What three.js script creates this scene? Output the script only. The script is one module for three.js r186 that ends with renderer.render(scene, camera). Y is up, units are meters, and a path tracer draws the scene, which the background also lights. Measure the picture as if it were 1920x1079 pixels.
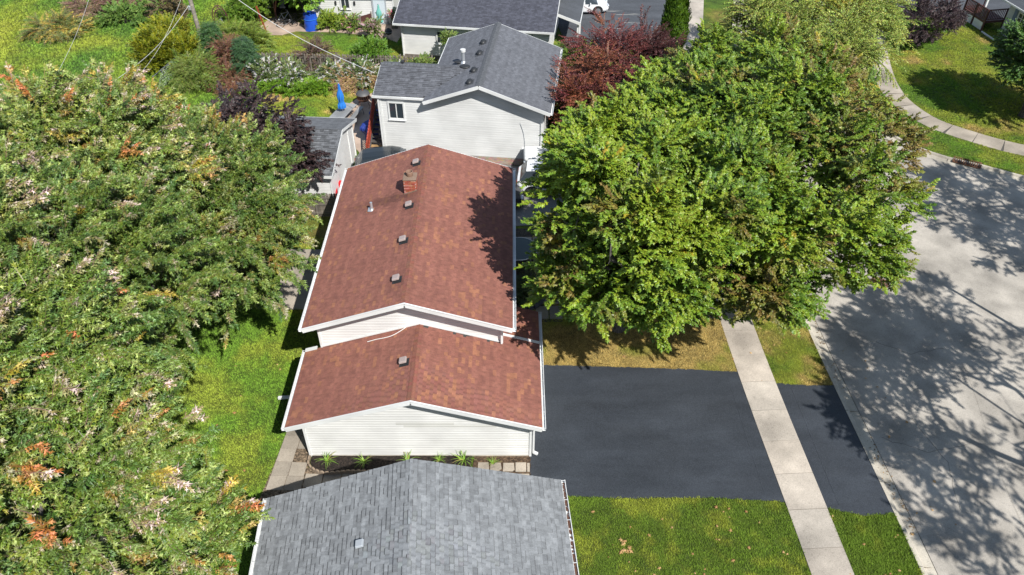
import * as THREE from 'three';
import { mergeGeometries } from 'three/addons/utils/BufferGeometryUtils.js';
import { RoundedBoxGeometry } from 'three/addons/geometries/RoundedBoxGeometry.js';

// ---------- camera, sky, sun, exposure ----------
const scene = new THREE.Scene();
const camera = new THREE.PerspectiveCamera(39.81, 1024 / 575, 0.5, 1500);
camera.position.set(0, 26, 0);
camera.rotation.set(-41 * Math.PI / 180, 0, 0);
scene.add(camera);
const renderer = new THREE.WebGLRenderer({ antialias: true });
renderer.toneMapping = THREE.LinearToneMapping;
renderer.toneMappingExposure = 1.36;
renderer.shadowMap.enabled = true;
const SUN = new THREE.Vector3(0.51, 1, 0.755).normalize();
{
  const W = 256, H = 128, d = new Float32Array(W * H * 4);
  for (let j = 0; j < H; j++) for (let i = 0; i < W; i++) {
    const el = ((j + 0.5) / H - 0.5) * Math.PI, az = ((i + 0.5) / W - 0.5) * 2 * Math.PI;
    const s = Math.max(0, Math.sin(el));
    const dir = new THREE.Vector3(Math.cos(el) * Math.cos(az), Math.sin(el), Math.cos(el) * Math.sin(az));
    const glow = Math.pow(Math.max(0, dir.dot(SUN)), 6) * 0.25;
    const k = Math.pow(1 - s, 2.5);
    const o = (j * W + i) * 4, g = el < 0 ? 0.35 : 1;
    d[o] = (0.22 + 0.42 * k + glow) * 0.56 * g;
    d[o + 1] = (0.335 + 0.40 * k + glow) * 0.56 * g;
    d[o + 2] = (0.54 + 0.36 * k + glow * 0.9) * 0.56 * g;
    d[o + 3] = 1;
  }
  const sky = new THREE.DataTexture(d, W, H, THREE.RGBAFormat, THREE.FloatType);
  sky.mapping = THREE.EquirectangularReflectionMapping;
  sky.magFilter = THREE.LinearFilter; sky.minFilter = THREE.LinearFilter;
  sky.needsUpdate = true;
  scene.background = sky; scene.environment = sky;
}
const sun = new THREE.DirectionalLight(new THREE.Color().setRGB(1, 0.968, 0.915), 4.4);
sun.position.copy(SUN).multiplyScalar(120).add(new THREE.Vector3(0, 0, -35));
sun.target.position.set(0, 0, -35);
sun.castShadow = true; sun.shadow.mapSize.set(4096, 4096); sun.shadow.radius = 1;
Object.assign(sun.shadow.camera, { left: -70, right: 70, top: 70, bottom: -70, near: 1, far: 300 });
scene.add(sun, sun.target);

// ---------- helpers ----------
function rngOf(a) { return () => { a |= 0; a = a + 0x6D2B79F5 | 0; let t = Math.imul(a ^ a >>> 15, 1 | a); t = t + Math.imul(t ^ t >>> 7, 61 | t) ^ t; return ((t ^ t >>> 14) >>> 0) / 4294967296; }; }
const R = rngOf(20240917);
const rr = (a, b, f = R) => a + (b - a) * f();
const V = (x, y, z) => new THREE.Vector3(x, y, z);
const C = (r, g, b) => new THREE.Color().setRGB(r, g, b);
const lerp = (a, b, t) => a + (b - a) * t;
const clamp = (x, a = 0, b = 1) => Math.min(b, Math.max(a, x));
const sstep = (a, b, x) => { const t = clamp((x - a) / (b - a)); return t * t * (3 - 2 * t); };
function hash(ix, iy, iz, s) { let h = Math.imul(ix, 374761393) ^ Math.imul(iy, 668265263) ^ Math.imul(iz, 2147483647) ^ Math.imul(s, 1274126177); h = Math.imul(h ^ h >>> 13, 1274126177); return ((h ^ h >>> 16) >>> 0) / 4294967296; }
function vnoise(x, y, z = 0, s = 1, P = 0) {          // value noise 0..1, period P in x and y when P > 0
  const wr = (p) => p ? (i) => ((i % p) + p) % p : (i) => i, w = wr(Array.isArray(P) ? P[0] : P), wy = Array.isArray(P) ? wr(P[1]) : w;
  const X = Math.floor(x), Y = Math.floor(y), Z = Math.floor(z);
  const f = (t) => t * t * (3 - 2 * t), u = f(x - X), v = f(y - Y), q = f(z - Z);
  const h = (a, b, c) => hash(w(X + a), wy(Y + b), Z + c, s);
  const l0 = lerp(lerp(h(0, 0, 0), h(1, 0, 0), u), lerp(h(0, 1, 0), h(1, 1, 0), u), v);
  if (q === 0) return l0;
  return lerp(l0, lerp(lerp(h(0, 0, 1), h(1, 0, 1), u), lerp(h(0, 1, 1), h(1, 1, 1), u), v), q);
}
function fbm(x, y, oct = 4, s = 1, P = 0, z = 0) { let a = 0.5, t = 0, n = 0; for (let i = 0; i < oct; i++) { t += a * vnoise(x, y, z, s + i * 17, P); n += a; x *= 2; y *= 2; z *= 2; P = Array.isArray(P) ? [P[0] * 2, P[1] * 2] : P * 2; a *= 0.5; } return t / n; }
const taken = {};
const numbered = (n) => { taken[n] = (taken[n] ?? -1) + 1; return taken[n] ? `${n}_${String(taken[n]).padStart(3, '0')}` : n; };
function tag(o, label, category, group, kind) { if (label) o.userData.label = label; if (category) o.userData.category = category; if (group) o.userData.group = group; if (kind) o.userData.kind = kind; return o; }
function thing(name, label, category, [x, y, z] = [0, 0, 0], turn = 0, group) {
  const o = new THREE.Group(); o.name = numbered(name); o.position.set(x, y, z); o.rotation.y = turn; scene.add(o);
  return tag(o, label, category, group);
}
function metricUV(g, k = 1) {                         // uv in metres, by each face's main direction
  g = g.index ? g.toNonIndexed() : g;
  const p = g.attributes.position, uv = new Float32Array(p.count * 2), a = V(), b = V(), c = V(), n = V();
  for (let i = 0; i < p.count; i += 3) {
    a.fromBufferAttribute(p, i); b.fromBufferAttribute(p, i + 1); c.fromBufferAttribute(p, i + 2);
    n.copy(b).sub(a).cross(c.clone().sub(a));
    const ax = Math.abs(n.x), ay = Math.abs(n.y), az = Math.abs(n.z);
    for (let j = 0; j < 3; j++) {
      const q = [a, b, c][j]; let u, v;
      if (ay >= ax && ay >= az) { u = q.x; v = q.z; } else if (ax >= az) { u = q.z; v = q.y; } else { u = q.x; v = q.y; }
      uv[(i + j) * 2] = u * k; uv[(i + j) * 2 + 1] = v * k;
    }
  }
  g.setAttribute('uv', new THREE.BufferAttribute(uv, 2));
  return g;
}
function merge(list) {
  const col = list.some((g) => g.attributes.color);
  const out = list.map((g) => {
    g = g.index ? g.toNonIndexed() : g;
    if (!g.attributes.uv) g = metricUV(g);
    if (!g.attributes.normal) g.computeVertexNormals();
    if (col && !g.attributes.color) g.setAttribute('color', new THREE.BufferAttribute(new Float32Array(g.attributes.position.count * 3).fill(1), 3));
    for (const k of Object.keys(g.attributes)) if (!['position', 'normal', 'uv', 'color'].includes(k)) g.deleteAttribute(k);
    return g;
  });
  return out.length === 1 ? out[0] : mergeGeometries(out);
}
function part(name, geos, mat, parent = scene, keepUV) {
  let g = merge(Array.isArray(geos) ? geos : [geos]);
  if (!keepUV) g = metricUV(g);
  const m = new THREE.Mesh(g, mat); m.name = parent === scene ? numbered(name) : name;
  m.castShadow = m.receiveShadow = true; parent.add(m);
  return m;
}
function parts(name, list, m, parent) { return list.map((g) => part(name, g, m, parent)); }
function struct(name, geos, mat, keepUV) { const m = part(name, geos, mat, scene, keepUV); m.userData.kind = 'structure'; return m; }
const box = (w, h, d, x = 0, y = 0, z = 0, ry = 0) => { const g = new THREE.BoxGeometry(w, h, d); if (ry) g.rotateY(ry); return g.translate(x, y, z); };
const rbox = (w, h, d, r, x = 0, y = 0, z = 0, ry = 0) => { const g = new RoundedBoxGeometry(w, h, d, 2, r); if (ry) g.rotateY(ry); return g.translate(x, y, z); };
const cyl = (r0, r1, h, x = 0, y = 0, z = 0, n = 12) => new THREE.CylinderGeometry(r1, r0, h, n).translate(x, y + h / 2, z);
function bar(a, b, w, h, up = V(0, 1, 0)) {           // a box from a to b, w across, h along up
  const d = b.clone().sub(a), L = d.length(); d.normalize();
  const s = up.clone().cross(d).normalize(), u = d.clone().cross(s);
  return new THREE.BoxGeometry(w, h, L).applyMatrix4(new THREE.Matrix4().makeBasis(s, u, d)).translate((a.x + b.x) / 2, (a.y + b.y) / 2, (a.z + b.z) / 2);
}
function rod(a, b, r0, r1 = r0, n = 6) {
  const d = b.clone().sub(a), L = d.length();
  return new THREE.CylinderGeometry(r1, r0, L, n).applyQuaternion(new THREE.Quaternion().setFromUnitVectors(V(0, 1, 0), d.normalize())).translate((a.x + b.x) / 2, (a.y + b.y) / 2, (a.z + b.z) / 2);
}
const tube = (pts, r, seg = 24, n = 6) => new THREE.TubeGeometry(new THREE.CatmullRomCurve3(pts), seg, r, n);
function sheet(pts, y0, y1) {                         // [x, z] outline raised from y0 to y1
  const s = new THREE.Shape(pts.map(([x, z]) => new THREE.Vector2(x, -z)));
  return new THREE.ExtrudeGeometry(s, { depth: y1 - y0, bevelEnabled: false }).rotateX(-Math.PI / 2).translate(0, y0, 0);
}
function inPoly(pts, x, z) { let c = false; for (let i = 0, j = pts.length - 1; i < pts.length; j = i++) { const [xi, zi] = pts[i], [xj, zj] = pts[j]; if ((zi > z) !== (zj > z) && x < (xj - xi) * (z - zi) / (zj - zi) + xi) c = !c; } return c; }

// ---------- textures (tone and fine relief only) ----------
function tex(N, size, fn, srgb = true) {              // fn(u, v in 0..1) -> [r, g, b] 0..1 or a number
  const d = new Uint8Array(N * N * 4);
  for (let j = 0; j < N; j++) for (let i = 0; i < N; i++) {
    const c = fn((i + 0.5) / N, (j + 0.5) / N), o = (j * N + i) * 4, a = typeof c === 'number';
    d[o] = clamp(a ? c : c[0]) * 255; d[o + 1] = clamp(a ? c : c[1]) * 255; d[o + 2] = clamp(a ? c : c[2]) * 255; d[o + 3] = 255;
  }
  const t = new THREE.DataTexture(d, N, N); t.wrapS = t.wrapT = THREE.RepeatWrapping; t.magFilter = THREE.LinearFilter; t.minFilter = THREE.LinearMipmapLinearFilter; t.generateMipmaps = true;
  if (srgb) t.colorSpace = THREE.SRGBColorSpace;
  t.repeat.set(1 / size, 1 / size); t.needsUpdate = true; return t;
}
const T = {};
T.grass = tex(1024, 3.7, (u, v) => { const a = fbm(u * 9, v * 9, 3, 3, 9), b = vnoise(u * 150, v * 150, 0, 9, 150), c = vnoise(u * 420, v * 420, 0, 19, 420); const k = 0.50 + 0.34 * a + 0.2 * (b - 0.5) + 0.26 * (c - 0.5); return [k * (1 + 0.12 * (b - 0.5)), k, k * 0.95]; });
T.grassB = tex(512, 1.3, (u, v) => 0.5 * vnoise(u * 60, v * 60, 0, 5, 60) + 0.5 * vnoise(u * 170, v * 170, 0, 6, 170), false);
T.concrete = tex(1024, 5.3, (u, v) => { const a = fbm(u * 5, v * 5, 5, 11, 5), b = vnoise(u * 300, v * 300, 0, 21, 300), s = vnoise(u * 90, v * 90, 0, 31, 90); const k = 0.80 + 0.38 * (a - 0.5) + 0.12 * (b - 0.5) - (s > 0.86 ? 0.06 : 0); return [k, k * 0.995, k * 0.98]; });
T.concreteB = tex(512, 1.7, (u, v) => 0.6 * vnoise(u * 130, v * 130, 0, 8, 130) + 0.4 * fbm(u * 20, v * 20, 3, 4, 20), false);
T.asphalt = tex(1024, 6.1, (u, v) => { const a = fbm(u * 5, v * 8, 4, 41, [5, 8]), s = fbm(u * 3, v * 30, 3, 43, [3, 30]), b = vnoise(u * 380, v * 380, 0, 51, 380); const k = 0.72 + 0.20 * (a - 0.5) + 0.07 * (s - 0.5) + 0.26 * (b - 0.5); return [k, k, k]; });
T.asphaltR = tex(512, 6.1, (u, v) => 0.72 + 0.2 * (fbm(u * 4, v * 9, 4, 61, [4, 9]) - 0.5), false);
T.shingle = tex(512, 0.9, (u, v) => { const b = vnoise(u * 170, v * 170, 0, 71, 170), c = fbm(u * 8, v * 8, 3, 73, 8); const k = 0.82 + 0.22 * (b - 0.5) + 0.2 * (c - 0.5); return [k, k, k]; });
T.wood = tex(512, 1.1, (u, v) => { const g = fbm(u * 6, v * 60, 4, 81, [6, 60]), f = fbm(u * 3, v * 3, 3, 83, 3); const k = 0.72 + 0.4 * (g - 0.5) + 0.3 * (f - 0.5); return [k, k * 0.98, k * 0.95]; });
T.dirt = tex(512, 4.3, (u, v) => { const a = fbm(u * 4, v * 4, 5, 91, 4), b = fbm(u * 2, v * 40, 2, 95, [2, 40]); const k = 0.93 + 0.13 * (a - 0.5) + 0.05 * (b - 0.5); return [k, k, k * 0.99]; });
T.bark = tex(512, 0.8, (u, v) => { const g = fbm(u * 30, v * 6, 4, 101, [30, 6]); const k = 0.6 + 0.7 * (g - 0.5); return [k, k, k]; });
T.soil = tex(512, 0.8, (u, v) => { const a = fbm(u * 14, v * 14, 4, 111, 14); const k = 0.55 + 0.8 * (a - 0.5); return [k, k * 0.97, k * 0.93]; });
function mat(c, o = {}) { return new THREE.MeshStandardMaterial({ color: c, roughness: 0.8, side: THREE.DoubleSide, ...o }); }
const M = {
  lawn: mat(C(1, 1, 1), { vertexColors: true, map: T.grass, bumpMap: T.grassB, bumpScale: 0.03, roughness: 0.95 }),
  blade: mat(C(1, 1, 1), { vertexColors: true, roughness: 0.75 }),
  road: mat(C(0.61, 0.565, 0.51), { map: T.concrete, bumpMap: T.concreteB, bumpScale: 0.004, roughness: 0.9 }),
  kerb: mat(C(0.76, 0.70, 0.60), { map: T.concrete, bumpMap: T.concreteB, bumpScale: 0.004, roughness: 0.9 }),
  walk: [0.69, 0.73, 0.66, 0.71].map((k, i) => mat(C(k, k * (0.905 - i * 0.006), k * (0.80 - i * 0.01)), { map: T.concrete, bumpMap: T.concreteB, bumpScale: 0.003, roughness: 0.9 })),
  oldwalk: [0.52, 0.46, 0.56].map((k) => mat(C(k, k * 0.88, k * 0.74), { map: T.concrete, bumpMap: T.concreteB, bumpScale: 0.004, roughness: 0.95 })),
  asphalt: mat(C(0.086, 0.100, 0.122), { map: T.asphalt, roughnessMap: T.asphaltR, bumpMap: T.concreteB, bumpScale: 0.003, roughness: 0.8 }),
  oldasphalt: mat(C(0.16, 0.175, 0.20), { map: T.asphalt, bumpMap: T.concreteB, bumpScale: 0.003, roughness: 0.9 }),
  joint: mat(C(0.09, 0.085, 0.075), { roughness: 1 }),
  siding: mat(C(0.84, 0.84, 0.84), { map: T.dirt, roughness: 0.5 }),
  sidingpatch: mat(C(0.70, 0.70, 0.68), { map: T.dirt, roughness: 0.5 }),
  graysiding: mat(C(0.82, 0.825, 0.83), { map: T.dirt, roughness: 0.5 }),
  cream: mat(C(0.66, 0.69, 0.66), { map: T.dirt, roughness: 0.6 }),
  trim: mat(C(0.86, 0.87, 0.88), { map: T.dirt, roughness: 0.4 }),
  bluedoor: mat(C(0.62, 0.70, 0.76), { roughness: 0.45 }),
  deck: mat(C(0.05, 0.05, 0.05), { roughness: 1 }),
  glass: new THREE.MeshPhysicalMaterial({ color: C(0.035, 0.045, 0.055), roughness: 0.06, side: THREE.DoubleSide }),
  darkvent: mat(C(0.03, 0.032, 0.035), { roughness: 0.5 }),
  brownvent: mat(C(0.40, 0.33, 0.31), { roughness: 0.45 }),
  greyvent: mat(C(0.40, 0.43, 0.46), { roughness: 0.4 }),
  tin: mat(C(0.62, 0.65, 0.68), { roughness: 0.35, metalness: 0.6 }),
  brick: mat(C(1, 1, 1), { vertexColors: true, roughness: 0.85 }),
  mortar: mat(C(0.55, 0.45, 0.4), { roughness: 0.95 }),
  capstone: mat(C(0.36, 0.25, 0.19), { map: T.concrete, roughness: 0.95 }),
  flue: mat(C(0.28, 0.17, 0.12), { roughness: 0.9 }),
  oldwood: mat(C(0.42, 0.375, 0.33), { map: T.wood, roughness: 0.95 }),
  oldwood2: mat(C(0.34, 0.31, 0.28), { map: T.wood, roughness: 0.95 }),
  newwood: mat(C(0.72, 0.47, 0.22), { map: T.wood, roughness: 0.8 }),
  greywood: mat(C(0.17, 0.16, 0.16), { map: T.wood, roughness: 0.9 }),
  redpaint: mat(C(0.60, 0.10, 0.055), { map: T.wood, roughness: 0.6 }),
  brownpaint: mat(C(0.09, 0.035, 0.03), { roughness: 0.6 }),
  bark: mat(C(0.32, 0.285, 0.25), { map: T.bark, roughness: 0.95 }),
  barkdark: mat(C(0.10, 0.085, 0.075), { map: T.bark, roughness: 0.95 }),
  pole: mat(C(0.62, 0.58, 0.52), { map: T.wood, roughness: 0.9 }),
  wire: mat(C(0.78, 0.78, 0.76), { roughness: 0.6 }),
  black: mat(C(0.02, 0.02, 0.022), { roughness: 0.5 }),
  rubber: mat(C(0.018, 0.018, 0.02), { roughness: 0.85 }),
  steel: mat(C(0.5, 0.5, 0.52), { roughness: 0.35, metalness: 0.8 }),
  bluecloth: mat(C(0.02, 0.19, 0.62), { roughness: 0.75 }),
  navycover: mat(C(0.02, 0.045, 0.26), { roughness: 0.55 }),
  tealcloth: mat(C(0.16, 0.46, 0.40), { roughness: 0.75 }),
  tarp: mat(C(0.02, 0.09, 0.55), { roughness: 0.35 }),
  tabletop: mat(C(0.50, 0.52, 0.54), { map: T.concrete, roughness: 0.6 }),
  copper: mat(C(0.22, 0.11, 0.07), { roughness: 0.5, metalness: 0.5 }),
  firegrey: mat(C(0.12, 0.12, 0.12), { roughness: 0.6, metalness: 0.4 }),
  patio: mat(C(0.68, 0.52, 0.42), { map: T.concrete, bumpMap: T.concreteB, bumpScale: 0.003, roughness: 0.9 }),
  soil: mat(C(0.085, 0.065, 0.055), { map: T.soil, bumpMap: T.grassB, bumpScale: 0.03, roughness: 1 }),
  scallop: mat(C(0.62, 0.48, 0.36), { map: T.concrete, roughness: 0.95 }),
  iron: mat(C(0.12, 0.09, 0.07), { roughness: 0.8, metalness: 0.3 }),
  rust: mat(C(0.19, 0.09, 0.05), { roughness: 0.9 }),
  leaf: mat(C(1, 1, 1), { vertexColors: true, roughness: 0.46 }),
};
M.leafsoft = new THREE.MeshPhysicalMaterial({ color: C(1, 1, 1), vertexColors: true, roughness: 0.5, side: THREE.DoubleSide });

// ---------- ground, road, pavements ----------
const NEARKERB = [[14.75, -4], [14.42, -15.9], [13.95, -26], [13.9, -30], [14.05, -36], [14.8, -45], [16.3, -55], [18.6, -66], [22.5, -82], [30, -110]];
const FARKERB = [[60, -31.5], [40, -36.2], [33.5, -38.7], [30.5, -40.05], [28.6, -41.25], [26.6, -42.35], [25.2, -43.7], [24.15, -45.6], [23.6, -48], [23.45, -51], [24.0, -55], [26.0, -62], [29, -70], [34, -84], [42, -110]];
const smooth = (pts, n) => new THREE.CatmullRomCurve3(pts.map(([x, z]) => V(x, 0, z)), false, 'centripetal').getSpacedPoints(n).map((p) => [p.x, p.z]);
const nearK = smooth(NEARKERB, 90), farK = smooth(FARKERB, 110);
const ROADPOLY = [...nearK, ...farK.slice().reverse(), [60, -4]];
const DRIVE = [[0.70, -17.70], [1.96, -17.72], [4.6, -17.62], [7.4, -17.66], [10.44, -17.46], [10.08, -24.18], [7.6, -24.36], [4.4, -24.5], [0.75, -24.62], [0.75, -19.4], [0.72, -19.3]];
const rough = (pts, amp, step, seed) => { const rnd = rngOf(seed), o = []; pts.forEach(([x, z], i) => { const [u, v] = pts[(i + 1) % pts.length], n = Math.max(1, Math.round(Math.hypot(u - x, v - z) / step)); for (let k = 0; k < n; k++) o.push([lerp(x, u, k / n) + (k ? rr(-amp, amp, rnd) : 0), lerp(z, v, k / n) + (k ? rr(-amp, amp, rnd) : 0)]); }); return o; };
const APRON = [[11.56, -23.5], [12.9, -23.38], [14.13, -23.42], [14.43, -16.98], [13.2, -16.86], [11.88, -17.2]];
const ALLEY = [[-9.4, -35.3], [-0.5, -35.0], [2.2, -35.2], [8, -36.0], [10.0, -36.6], [10.4, -40.5], [1.6, -40.9], [-7.2, -42.4], [-9.35, -42.9], [-9.5, -38.6]];
const PATIO = [[-9.35, -42.4], [-7.9, -42.4], [-7.3, -45], [-6.9, -50.6], [-9.7, -50.5], [-10.7, -49.6], [-11.35, -48.4], [-11.75, -46.6], [-11.6, -45.0], [-9.6, -42.9]];
const FARDRIVE = [[4.6, -56.4], [11.8, -58.6], [12.4, -62], [13.2, -67], [14.5, -76], [2, -78], [3.5, -63]];
const FARDRIVE2 = [[31.5, -66.2], [33.2, -63.8], [39.5, -63.4], [46, -63], [48, -80], [35, -80]];
const FARPATH = [[-20.5, -60.3], [-18.1, -60.2], [-17.2, -60.9], [-14, -60.75], [-10.2, -59.9], [-8.9, -58.8], [-8.3, -62.4], [-12, -62.2], [-16.2, -61.6], [-18.0, -63.3], [-19.8, -63.6]];
const SLAB = [[-12.0, -33.0], [-8.6, -32.9], [-8.6, -28.25], [-11.4, -28.3]];
const GPATH = [[-9.72, -17.2], [-8.12, -17.0], [-7.6, -18.1], [0.9, -17.7], [1.1, -19.7], [-8.1, -19.7], [-8.12, -22.6], [-9.15, -22.6], [-9.4, -19.6]];
const pavings = [GPATH, DRIVE, APRON, ALLEY, PATIO, FARDRIVE, FARDRIVE2, FARPATH, SLAB];
function lawnColor(x, z) {                            // what grows there: lush, yellowing or dry grass
  const n = fbm(x * 0.22 + 7, z * 0.22, 4, 201), n2 = fbm(x * 0.9, z * 0.9, 3, 203), n3 = fbm(x * 0.06 + 3, z * 0.06, 3, 207), n4 = fbm(x * 2.6, z * 2.6, 3, 209);
  let dry = clamp((n - 0.47) * 2.6 + (n2 - 0.5) * 1.2 + (n4 - 0.5) * 0.7 + 0.18, 0, 1) * 0.75;
  if (x > 1 && x < 10.2 && z < -24 && z > -33) dry = clamp(0.98 + (n2 - 0.5) * 1.0 - 0.3 * sstep(-25.5, -29, z));
  else if (x > 11.4 && x < 14.2 && z < -23.2 && z > -34) dry = clamp(0.62 + (n2 - 0.5) * 1.6);
  else if (x > -12.5 && x < -8.3 && z < -33.0 && z > -36.2) dry = clamp(0.75 + (n2 - 0.5));
  else if (x > 1 && z > -18) dry = clamp((n - 0.47) * 1.6 + (n2 - 0.5) * 1.5 + (n4 - 0.5) * 1.1 + 0.14, 0, 0.55);
  else if (z > -28 && x < -7.5) dry = clamp((n - 0.46) * 1.5 + (n2 - 0.5) * 0.7 + (n4 - 0.5) * 0.4 + 0.12, 0, 0.38);
  else if (z < -42 && x > -17 && x < -6) dry = clamp(0.42 + (n - 0.5) * 1.6 + (n2 - 0.5) * 1.6);
  else if (x > 24 && z < -40) dry = clamp(0.30 + (n - 0.5) * 1.3 + (n2 - 0.5) * 1.1);
  else if (x < -17 && z < -45) dry = clamp(0.36 + (n3 - 0.5) * 1.5 + (n - 0.5) * 0.8 + (n2 - 0.5) * 0.3, 0, 0.62);
  const lush = z > -18.5 && x > 1 ? [0.165, 0.265, 0.022] : x < -30 ? [0.115, 0.250, 0.025] : [0.165, 0.310, 0.024];
  const mid = [0.33, 0.385, 0.040], tan = [0.62, 0.46, 0.150];
  const a = sstep(0, 0.55, dry), b = sstep(0.55, 1, dry);
  const t = 0.74 + 0.52 * fbm(x * 1.7 + 31, z * 1.7, 3, 213);
  return [0, 1, 2].map((i) => lerp(lerp(lush[i], mid[i], a), tan[i], b) * t);
}
{
  const xs = [], zs = [], grow = (from, to, a, far) => { const o = []; for (let v = from; v <= to + 1e-6; v += a) o.push(v); for (let v = to, s = a * 2; v < far;) { v += s; s *= 1.35; o.push(v); } for (let v = from, s = a * 2; v > -far;) { v -= s; s *= 1.35; o.unshift(v); } return o; };
  xs.push(...grow(-42, 42, 0.28, 500)); zs.push(...grow(-76, -8, 0.28, 500));
  const nx = xs.length, nz = zs.length, pos = new Float32Array(nx * nz * 3), col = new Float32Array(nx * nz * 3), uv = new Float32Array(nx * nz * 2), idx = [];
  for (let j = 0; j < nz; j++) for (let i = 0; i < nx; i++) {
    const k = j * nx + i, x = xs[i], z = zs[j];
    const y = inPoly(ROADPOLY, x, z) ? -0.24 : pavings.some((p) => inPoly(p, x, z)) ? -0.03 : 0.02 * (fbm(x * 0.7, z * 0.7, 2, 301) - 0.5);
    pos.set([x, y, z], k * 3); col.set(lawnColor(x, z), k * 3); uv.set([x, z], k * 2);
    if (i && j) idx.push(k - nx - 1, k - 1, k, k - nx - 1, k, k - nx);
  }
  const g = new THREE.BufferGeometry(); g.setAttribute('position', new THREE.BufferAttribute(pos, 3)); g.setAttribute('color', new THREE.BufferAttribute(col, 3)); g.setAttribute('uv', new THREE.BufferAttribute(uv, 2)); g.setIndex(idx); g.computeVertexNormals();
  const m = new THREE.Mesh(g, M.lawn); m.name = 'ground'; m.receiveShadow = true; scene.add(m);
  tag(m, 'mown lawn in green and dry yellow around the houses', null, null, 'structure');
}
function offset(line, d) { return line.map(([x, z], i) => { const a = line[Math.max(0, i - 1)], b = line[Math.min(line.length - 1, i + 1)], l = Math.hypot(b[0] - a[0], b[1] - a[1]); return [x - (b[1] - a[1]) / l * d, z + (b[0] - a[0]) / l * d]; }); }
function ribbon(prof, line, i0, i1, side) {           // sweeps [offset, y] pairs along the line from point i0 to i1
  const rows = prof.map(([d]) => offset(line, d * side)), pos = [], n = prof.length;
  const quad = (a, b, c, d) => pos.push(...a, ...b, ...c, ...a, ...c, ...d);
  const P = (k, i) => [rows[k][i][0], prof[k][1], rows[k][i][1]];
  for (let i = i0; i < i1; i++) for (let k = 0; k < n; k++) { const q = (k + 1) % n; quad(P(k, i), P(q, i), P(q, i + 1), P(k, i + 1)); }
  for (const i of [i0, i1]) for (let k = 1; k < n - 1; k++) pos.push(...P(0, i), ...P(k, i), ...P(k + 1, i));
  const g = new THREE.BufferGeometry(); g.setAttribute('position', new THREE.BufferAttribute(new Float32Array(pos), 3)); g.computeVertexNormals(); return g;
}
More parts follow.
